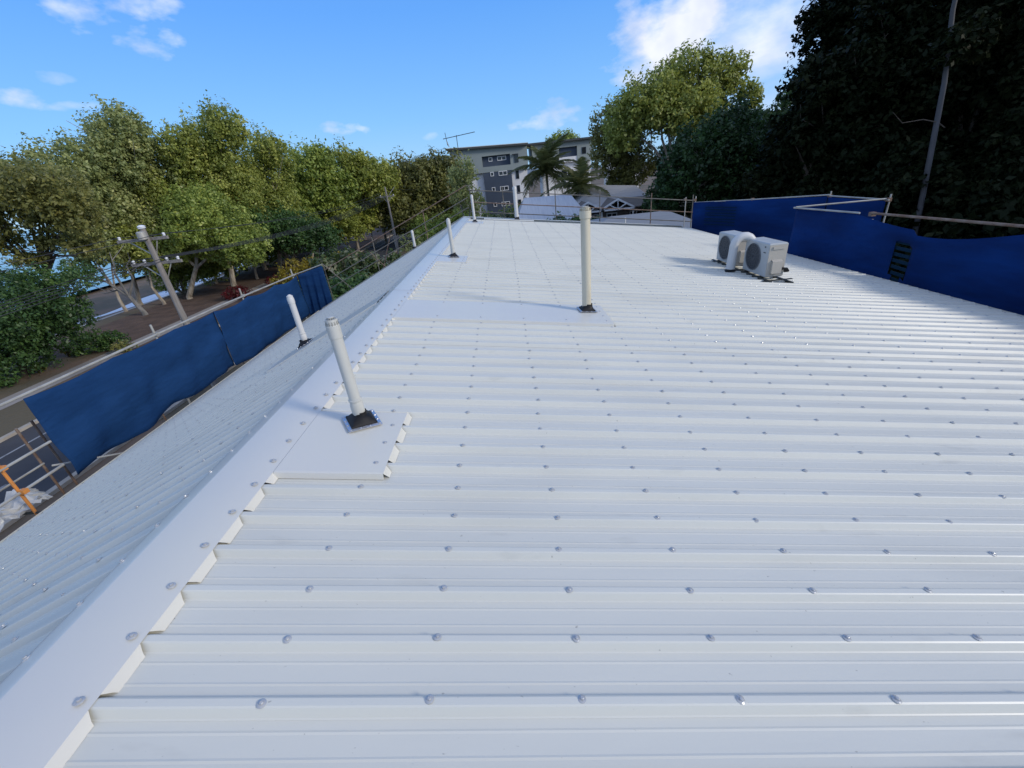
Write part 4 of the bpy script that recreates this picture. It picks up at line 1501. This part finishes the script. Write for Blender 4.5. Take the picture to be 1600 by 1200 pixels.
tree('yellow green tree behind the far street lamp', (-20.4, 74, GZ), B2(75, [(-19.5, -2.5, 3.0, 3.6), (-20.8, .1, 3.2, 3.3), (-16.9, -1.0, 3.2, 3.7)], 2),
     'leaf_lime', 'bark_pale', .24, 15, .42, 31, group=GRP, droop=.4, tb=-.06)
tree('dark brownish green broad tree in front of the apartment block', (-12.5, 71, GZ), B2(70, [(-13.1, -.6, 4.6, 4.0), (-8.9, 1.1, 3.8, 3.2), (-14.7, -3.2, 5.2, 3.0), (-8.4, -2.2, 3.6, 3.5), (-15.8, .4, 3.5, 2.4), (-11, 1.6, 2.6, 2)], 2.5),
     'leaf_brown', 'bark_dark', .3, 15, .42, 32, group=GRP, tb=-.14)
tree('thin grey green tree overlapping the left wall of the apartment block', (-4.4, 51, GZ), B2(51, [(-3.6, .9, 1.1, 1.7), (-4.7, -1.2, 1.4, 1.8), (-3.1, -2.2, 1.1, 1.4), (-5, .5, .9, 1.2)], .5),
     'leaf_grey', 'bark_grey', .12, 11, .28, 33, group=GRP, fill=.5)
for i, (x, y, s, lf, lb) in enumerate([(-33, 58, 1.0, 'leaf_green', 'green tree deep in the beach park behind the twin topped tree'), (-31, 70, 1.1, 'leaf_green', 'green tree deep in the beach park behind the bright yellow green one'),
                                       (-27, 84, 1.1, 'leaf_olive', 'distant olive tree in the beach park behind the far street lamp'), (-18, 92, 1.15, 'leaf_green', 'distant green tree behind the far power pole'), (-24, 104, 1.1, 'leaf_olive', 'most distant olive tree closing the view down the road'),
                                       (-10, 96, 1.0, 'leaf_green', 'distant green tree just left of the apartment block')]):
    tree(lb, (x, y, GZ), [(x, y, -1.5, 4.2 * s, 4, 4 * s), (x - 2.5, y + 1, -3, 3.5, 3, 3), (x + 2.4, y, -.5, 3, 3, 3 * s), (x, y, 1.6 * s, 2.6, 2.5, 2.2)], lf, 'bark_pale', .25, 13, .45, 40 + i, group=GRP)

for i, (x, y, tz, lf) in enumerate([(-37.5, 40.0, -1.0, 'leaf_grey'), (-34.8, 41.5, -2.2, 'leaf_olive'), (-30.4, 51.0, -2.0, 'leaf_olive'), (-26.0, 57.5, -2.6, 'leaf_green'), (-22.2, 61.0, -3.2, 'leaf_lime')]):
    tree(['slender grey green tree under the tall crowns at the left', 'slender olive tree directly left of the bare forked tree', 'slender olive tree in the shade right of the near power pole', 'slender green tree in the shade left of the yellow green tree', 'slender yellow green tree in front of the pale trunk clump'][i],
         (x, y, GZ), [(x, y, tz, 2.3, 2.0, 2.0), (x - 1.6, y + .6, tz - 1.6, 1.8, 1.7, 1.4), (x + 1.5, y - .5, tz - 1.2, 1.8, 1.7, 1.5)], lf, 'bark_pale', .15, 17, .28, 320 + i, group=GRP, fill=.5)
for i, (x, y, s_) in enumerate([(-36.6, 46.5, 1.2), (-35.4, 51, 1.4), (-36.5, 56, 1.5), (-34.8, 61, 1.5), (-36.6, 67, 1.7), (-36.5, 75, 1.8)]):
    tree(['low dense green tree on the dune nearest the surf', 'low dense green tree second along the dune', 'low dense green tree third along the dune', 'low dense green tree fourth along the dune', 'low dense green tree fifth along the dune', 'low dense green tree farthest along the dune'][i],
         (x, y, ground_z(x, y)), [(x, y, -5.9, 2.2 * s_, 2.0, 1.3 * s_), (x + 1.7, y + 1, -4.7, 1.8 * s_, 1.8, 1.2 * s_), (x - 1.5, y + .5, -4.4, 1.6 * s_, 1.7, 1.2 * s_)], 'leaf_green', 'bark_pale', .15, 15, .32, 300 + i, group=GRP, tb=-.12)

# bare branched dead snag by the beach
t = thing('tree', 'bare forked tree with thin dark branches against the surf', 'tree', (-33.6, 37.5, GZ), group=GRP)
limbs((0, 0, 0), [(-2.2, 0, 3.6), (-.6, .3, 5.6), (1.2, 0, 5.0), (-3.4, .4, 2.4), (-3.2, -.3, 4.2)], .20, 77, .45, .3, .02).build('trunk', M['bark_grey'], t, smooth=True)

# garden plants down at street level
def shrub(name, label, c, r, leaf, dens=40, size=.16, seed=0, cat='shrub', group=None, bark='bark_dark', extra=None):
    t = thing(name, label, cat, (c[0], c[1], GZ), 0, group)
    bl = [(0, 0, c[2] - GZ, r[0], r[1], r[2])] + (extra or [])
    V, F, T = leaf_cloud(bl, dens, size, seed=seed, clump=.32, fill=.3)
    o = bpy.data.objects.new('foliage', np_mesh('foliage', V, F, M[leaf], T))
    link(o, t)
    limbs((0, 0, 0), [(b[0], b[1], b[2]) for b in bl] + [(r[0] * .4, 0, c[2] - GZ)], .06, seed, .3, .12, .012).build('stem', M[bark], t, smooth=True)
    return t


GP = 'garden shrubs between the house and the road'
PLUME = False
shrub('shrub', 'clipped round green hedge ball beyond the kerb', (-29.2, 27.3, -7.35), (1.3, 1.1, .8), 'leaf_deep', 60, .15, 50, extra=[(1.3, .4, .6, .9, .8, .6)])
shrub('shrub', 'small brown and yellow shrub beside the clipped hedge ball', (-26.3, 26.6, -7.6), (.7, .6, .35), 'leaf_brown', 30, .16, 51)
for i, (x, y, r_) in enumerate([(-29.6, 24.0, .35), (-30.6, 26.9, .35)]):
    shrub('shrub', ['small dark tuft on the grass nearest the left edge', 'small dark tuft on the grass left of the hedge ball'][i], (x, y, -7.65), (r_, r_, .3), 'leaf_brown', 50, .15, 52 + i)
shrub('shrub', 'leafy green frangipani like bush rising beside the far left verge', (-11.6, 29.5, -4.9), (2.4, 2.2, 1.5), 'leaf_frangi', 34, .30, 54, group=GP, extra=[(2.5, .5, 3.0, 1.6, 1.5, 1.3), (-2.2, 1, 2.0, 1.8, 1.5, 1.2), (1, -2, 2.0, 2.0, 1.5, 1.4)])
shrub('shrub', 'second leafy green bush lower down against the left verge', (-9.4, 24.5, -5.8), (1.8, 2.0, 1.4), 'leaf_deep', 34, .26, 55, group=GP, extra=[(-1.5, 2.5, 2.3, 1.6, 1.6, 1.2)])
shrub('shrub', 'yellow flowering hedge behind the corner of the left mesh', (-18.0, 37.5, -5.6), (2.2, 1.5, .9), 'leaf_yellow', 30, .20, 56, group=GP, extra=[(3.0, 1, 2.6, 1.6, 1.3, .8), (-1.5, -.5, 1.7, 1.6, 1.2, .9)])
shrub('shrub', 'green hedge under the yellow flowering hedge', (-16.0, 35.0, -6.6), (2.6, 1.5, 1.0), 'leaf_green', 34, .22, 57, group=GP)
for i, (x, y) in enumerate([(-26.8, 40.8), (-25.0, 45.5)]):
    shrub('flower_bed', ['dark red flower bed under the trees right of the near power pole', 'dark red flower bed farther along under the trees'][i], (x, y, -7.5), (1.4, 1.2, .5), 'leaf_red', 26, .2, 58 + i, cat='flower bed', group='red flower beds in the park')
shrub('shrub', 'white flowered frangipani bush in front of the apartment block', (-.6, 44, -4.4), (2.2, 1.8, 1.3), 'leaf_frangi', 26, .26, 60, extra=[(2.2, .5, 3.2, 1.8, 1.5, 1.1), (-2.0, .5, 3.4, 1.5, 1.3, 1.2)])
shrub('shrub', 'dark green bush under the coconut palms', (4.9, 35.5, -4.3), (2.0, 1.6, 1.0), 'leaf_deep', 30, .26, 61, extra=[(-3.0, .5, 3.2, 1.6, 1.2, .9), (2.6, .8, 3.4, 1.2, 1.2, .9)])
shrub('shrub', 'grey tangled leafless shrub beside the far power pole', (-10.3, 47, -5.5), (1.4, 1.2, 1.3), 'leaf_grey', 8, .2, 62)
# undergrowth along the far roadside
for i, (x, y, s) in enumerate([(-8.5, 52, 1.6), (-7.0, 62, 2.2), (-10.8, 64, 2.0), (-3.5, 58, 1.8), (2.2, 62, 2.0)]):
    shrub('shrub', ['dark shrub beyond the left verge by the raking rails', 'dark shrub below the broad brownish tree', 'dark roadside shrub left of the broad brownish tree', 'dark shrub at the foot of the thin grey green tree', 'dark shrub at the foot of the apartment block'][i],
          (x, y, -5.6), (s * 1.5, s, s), 'leaf_green', 16, .34, 65 + i)


# palms ------------------------------------------------------
def frond_mesh(length, seed):
    r_ = random.Random(seed)
    V, F, T = [], [], []
    n = 34
    P_ = []
    for i in range(n + 1):
        u = i / n
        P_.append((length * (u - .12 * u * u), 0, length * (.42 * u - .72 * u * u)))
    for i in range(1, n):
        u = i / n
        x, y, z = P_[i]
        ll = length * .30 * math.sin(math.pi * min(1, u * .92 + .1)) ** .7
        for s in (-1, 1):
            dx, dy, dz = .45 + r_.uniform(-.1, .1), s * 1.0, -.45 + r_.uniform(-.25, .15)
            l = math.sqrt(dx * dx + 1 + dz * dz)
            w = .045 * length / 3
            e = (x + dx / l * ll, y + dy / l * ll, z + dz / l * ll)
            b = len(V)
            V += [(x - w, y, z), (x + w, y, z), ((x + e[0]) / 2 + w, (y + e[1]) / 2, (z + e[2]) / 2 + .03), e]
            F.append((b, b + 1, b + 2, b + 3))
            tt = min(1, max(0, .5 + r_.gauss(0, .15)))
            T += [tt] * 4
    for i in range(n):
        a, c = P_[i], P_[i + 1]
        w = .035 * (1 - i / n) + .008
        b = len(V)
        V += [(a[0], -w, a[2]), (a[0], w, a[2]), (c[0], w, c[2]), (c[0], -w, c[2])]
        F.append((b, b + 1, b + 2, b + 3))
        T += [.85] * 4
    return np_mesh('frond', np.array(V), np.array(F), M['leaf_palm'], np.array(T))


FR = [frond_mesh(4.4, 1), frond_mesh(3.9, 2), frond_mesh(4.7, 3)]


def palm(x, y, top, lean, label, scale=1.0, nf=20, seed=0):
    r_ = random.Random(seed)
    t = thing('coconut_palm', label, 'palm', (x, y, GZ), 0, 'coconut palms behind the roof')
    h = top - GZ
    pts = [(lean * (u ** 2), 0, h * u) for u in (0, .2, .4, .6, .8, 1)]
    MB().tube(pts, [.24, .18, .16, .15, .14, .15], n=9).build('trunk', M['bark_grey'], t, smooth=True)
    for i in range(nf):
        o = bpy.data.objects.new('frond', FR[i % 3])
        o.location = (lean, 0, h)
        el = math.radians(80 - 118 * (i / nf) + r_.uniform(-8, 8))
        az = i * 2.399 + r_.uniform(-.25, .25)
        o.rotation_euler = (Matrix.Rotation(az, 3, 'Z') @ Matrix.Rotation(-el, 3, 'Y')).to_euler()
        s = scale * r_.uniform(.85, 1.1)
        o.scale = (s, s, s)
        link(o, t)
    return t


palm(6.1, 60, .2, -.2, 'tall coconut palm in front of the gap between the two apartment blocks', 1.12, 32, 1)
palm(8.3, 50, -1.9, .2, 'shorter coconut palm above the small trussed gables', .85, 28, 2)
palm(3.4, 46, -3.6, -.2, 'small young palm left of the tall coconut palm', .62, 14, 3)

PLUME = True
# right hand trees -----------------------------------------
GR = 'gum trees in front of the dark forest'
tree('large sunlit gum tree with several pale trunks left of the dark forest', (19.3, 52, GZ + .4), B2(52, [(20.3, 7.3, 2.6, 2.6), (16.0, 5.6, 3.0, 2.6), (23.2, 6.7, 2.4, 2.6), (20.9, 3.9, 3.6, 2.2), (25.2, 7.2, 1.6, 2.0), (13.7, 3.7, 2.4, 2.6), (18.3, 4.2, 3.0, 2.0), (26.6, 5.0, 1.3, 1.3), (18.4, 7.2, 1.8, 1.8)], 1.5),
     'leaf_olive', 'bark_pale', .30, 16, .34, 80, group=GR, fork=.42)
tree('olive gum tree hanging over the second apartment block', (13.9, 56, GZ), B2(56, [(13.3, 3.9, 2.1, 2.6), (12.8, 1.4, 2.2, 2.4), (15.6, .4, 2.7, 3.1), (14.6, -2.0, 1.9, 1.4)], 1.2),
     'leaf_brown', 'bark_pale', .22, 16, .34, 81, group=GR, tb=-.08)
tree('small green treetop peeping over the second apartment block', (8.9, 101, GZ), [(14.0, 104, 5.2, 3.6, 3, 2.0), (16.5, 104, 4.4, 2.4, 2, 1.6)], 'leaf_green', 'bark_dark', .3, 12, .45, 82, group=GR)
tree('dark bushy tree below the gum tree with light peeping through', (19.0, 41, GZ + 1), B2(41, [(17.4, .2, 2.5, 2.3), (15.4, -1.3, 2.0, 1.7), (20.1, .9, 2.6, 2.8), (18.3, -2.6, 3.2, 1.6), (21.5, -1.7, 2.8, 2.4), (14.2, -3.6, 1.7, 1.4)], 1.5),
     'leaf_deep', 'bark_pale', .26, 17, .32, 83, group=GR, tb=-.25)
PLUME = False
GF = 'trees of the dark hillside forest'
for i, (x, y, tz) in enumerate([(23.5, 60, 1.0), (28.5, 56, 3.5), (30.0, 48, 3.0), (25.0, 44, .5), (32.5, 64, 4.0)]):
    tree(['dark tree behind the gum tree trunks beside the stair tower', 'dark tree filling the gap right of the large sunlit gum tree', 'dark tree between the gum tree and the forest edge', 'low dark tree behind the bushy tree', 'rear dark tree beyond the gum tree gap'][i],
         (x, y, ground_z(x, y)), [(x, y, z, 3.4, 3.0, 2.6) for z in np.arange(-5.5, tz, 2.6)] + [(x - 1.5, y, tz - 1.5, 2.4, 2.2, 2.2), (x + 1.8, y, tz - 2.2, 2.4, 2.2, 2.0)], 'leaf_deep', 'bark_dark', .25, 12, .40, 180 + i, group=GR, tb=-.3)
FT = [
    (19.4, 32, 1.0, 2.2, 'dark forest tree at the left edge of the hillside'),
    (20.6, 30.5, 4.6, 2.6, 'tall dark forest tree with notched top meeting the grey cloud'),
    (23.5, 29.5, 8.0, 3.2, 'dark forest tree whose top leaves the frame beside the cloud'),
    (27.5, 28, 9.5, 3.6, 'dark forest tree in the upper middle of the hillside'),
    (31.5, 26, 10.5, 3.8, 'dark forest tree behind the pale leaning trunk'),
    (36.0, 24, 11, 4.0, 'dark forest tree at the upper right corner'),
    (22.5, 25, -.6, 2.8, 'lower dark forest tree behind the step in the blue mesh'),
    (26.0, 22.5, .8, 3.0, 'lower dark forest tree left of the pale leaning trunk'),
    (29.5, 20, 1.6, 3.2, 'lower dark forest tree right of the pale leaning trunk'),
    (32.0, 15.5, 2.5, 3.4, 'dark forest tree at the right edge above the blue mesh'),
    (38.5, 17, 9.0, 4.2, 'dark forest tree high at the right edge'),
    (27.5, 37, 13.5, 4.2, 'rear dark forest tree on the ridge by the cloud'),
    (35.0, 34, 16, 4.6, 'rear dark forest tree on the ridge in the middle'),
    (44.0, 30, 18, 5.0, 'rear dark forest tree on the ridge at the right'),
    (24.8, 34, 6.0, 3.0, 'dark forest tree filling the notch by the grey cloud'),
]
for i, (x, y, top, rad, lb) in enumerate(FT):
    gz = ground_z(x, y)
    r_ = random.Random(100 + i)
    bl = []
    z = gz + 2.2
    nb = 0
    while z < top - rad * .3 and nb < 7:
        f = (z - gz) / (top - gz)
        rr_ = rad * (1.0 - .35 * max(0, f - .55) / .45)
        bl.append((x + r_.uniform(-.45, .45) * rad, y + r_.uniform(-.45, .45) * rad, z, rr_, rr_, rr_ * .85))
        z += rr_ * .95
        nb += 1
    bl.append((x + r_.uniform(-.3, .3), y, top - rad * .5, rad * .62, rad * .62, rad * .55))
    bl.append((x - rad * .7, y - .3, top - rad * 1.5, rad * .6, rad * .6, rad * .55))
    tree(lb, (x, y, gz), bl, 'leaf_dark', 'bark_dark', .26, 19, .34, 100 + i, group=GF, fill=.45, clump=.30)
# forest beyond the frame edge shades what is seen of it
for i, (x, y, top, rad) in enumerate([(40, 8, 7, 4.5), (47, 14, 12, 5), (46, 3, 8, 5), (54, 22, 18, 5), (56, 8, 14, 5.5)]):
    gz = ground_z(x, y)
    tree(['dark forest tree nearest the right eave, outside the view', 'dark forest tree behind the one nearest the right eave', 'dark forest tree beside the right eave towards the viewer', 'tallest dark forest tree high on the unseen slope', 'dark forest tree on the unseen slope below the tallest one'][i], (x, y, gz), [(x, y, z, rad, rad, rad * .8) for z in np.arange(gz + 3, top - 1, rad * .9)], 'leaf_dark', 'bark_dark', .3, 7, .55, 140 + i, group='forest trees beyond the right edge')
# dense undergrowth that nobody could count
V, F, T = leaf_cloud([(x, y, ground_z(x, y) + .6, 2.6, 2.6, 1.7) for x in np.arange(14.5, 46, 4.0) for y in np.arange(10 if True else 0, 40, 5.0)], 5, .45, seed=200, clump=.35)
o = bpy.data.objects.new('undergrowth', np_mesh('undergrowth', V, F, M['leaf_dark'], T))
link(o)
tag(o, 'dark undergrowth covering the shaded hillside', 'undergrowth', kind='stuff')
# pale leaning trunk with a fern clump
t = thing('tree', 'single pale grey leaning trunk in front of the dark forest', 'tree', (22.6, 23.6, ground_z(22.6, 23.6)), group=GF)
gz = ground_z(22.6, 23.6)
MB().tube([(0, 0, -.3), (-.35, 0, -3.5 - gz), (-.75, 0, -.5 - gz), (-1.0, .1, 2.0 - gz), (-1.45, .3, 4.8 - gz), (-1.5, .4, 6.5 - gz)], [.15, .13, .12, .105, .09, .08], n=10).build('trunk', M['bark_dim'], t, smooth=True)
V, F, T = leaf_cloud([(-1.1, .1, 3.3 - gz, .9, .8, .7), (-.2, .2, 3.6 - gz, .9, .7, .8), (-1.2, .6, 7.6 - gz, 1.6, 1.6, 1.2)], 30, .30, seed=210)
link(bpy.data.objects.new('crown', np_mesh('crown', V, F, M['leaf_dark'], T)), t)
MB().tube([(-3.2, 0, 1.0 - gz), (-2.6, 0, .5 - gz), (-1.6, 0, .55 - gz), (-.8, 0, .35 - gz), (-.4, 0, .1 - gz)], [.01, .018, .025, .025, .025], n=6).build('branch', M['bark_dark'], t, smooth=True)
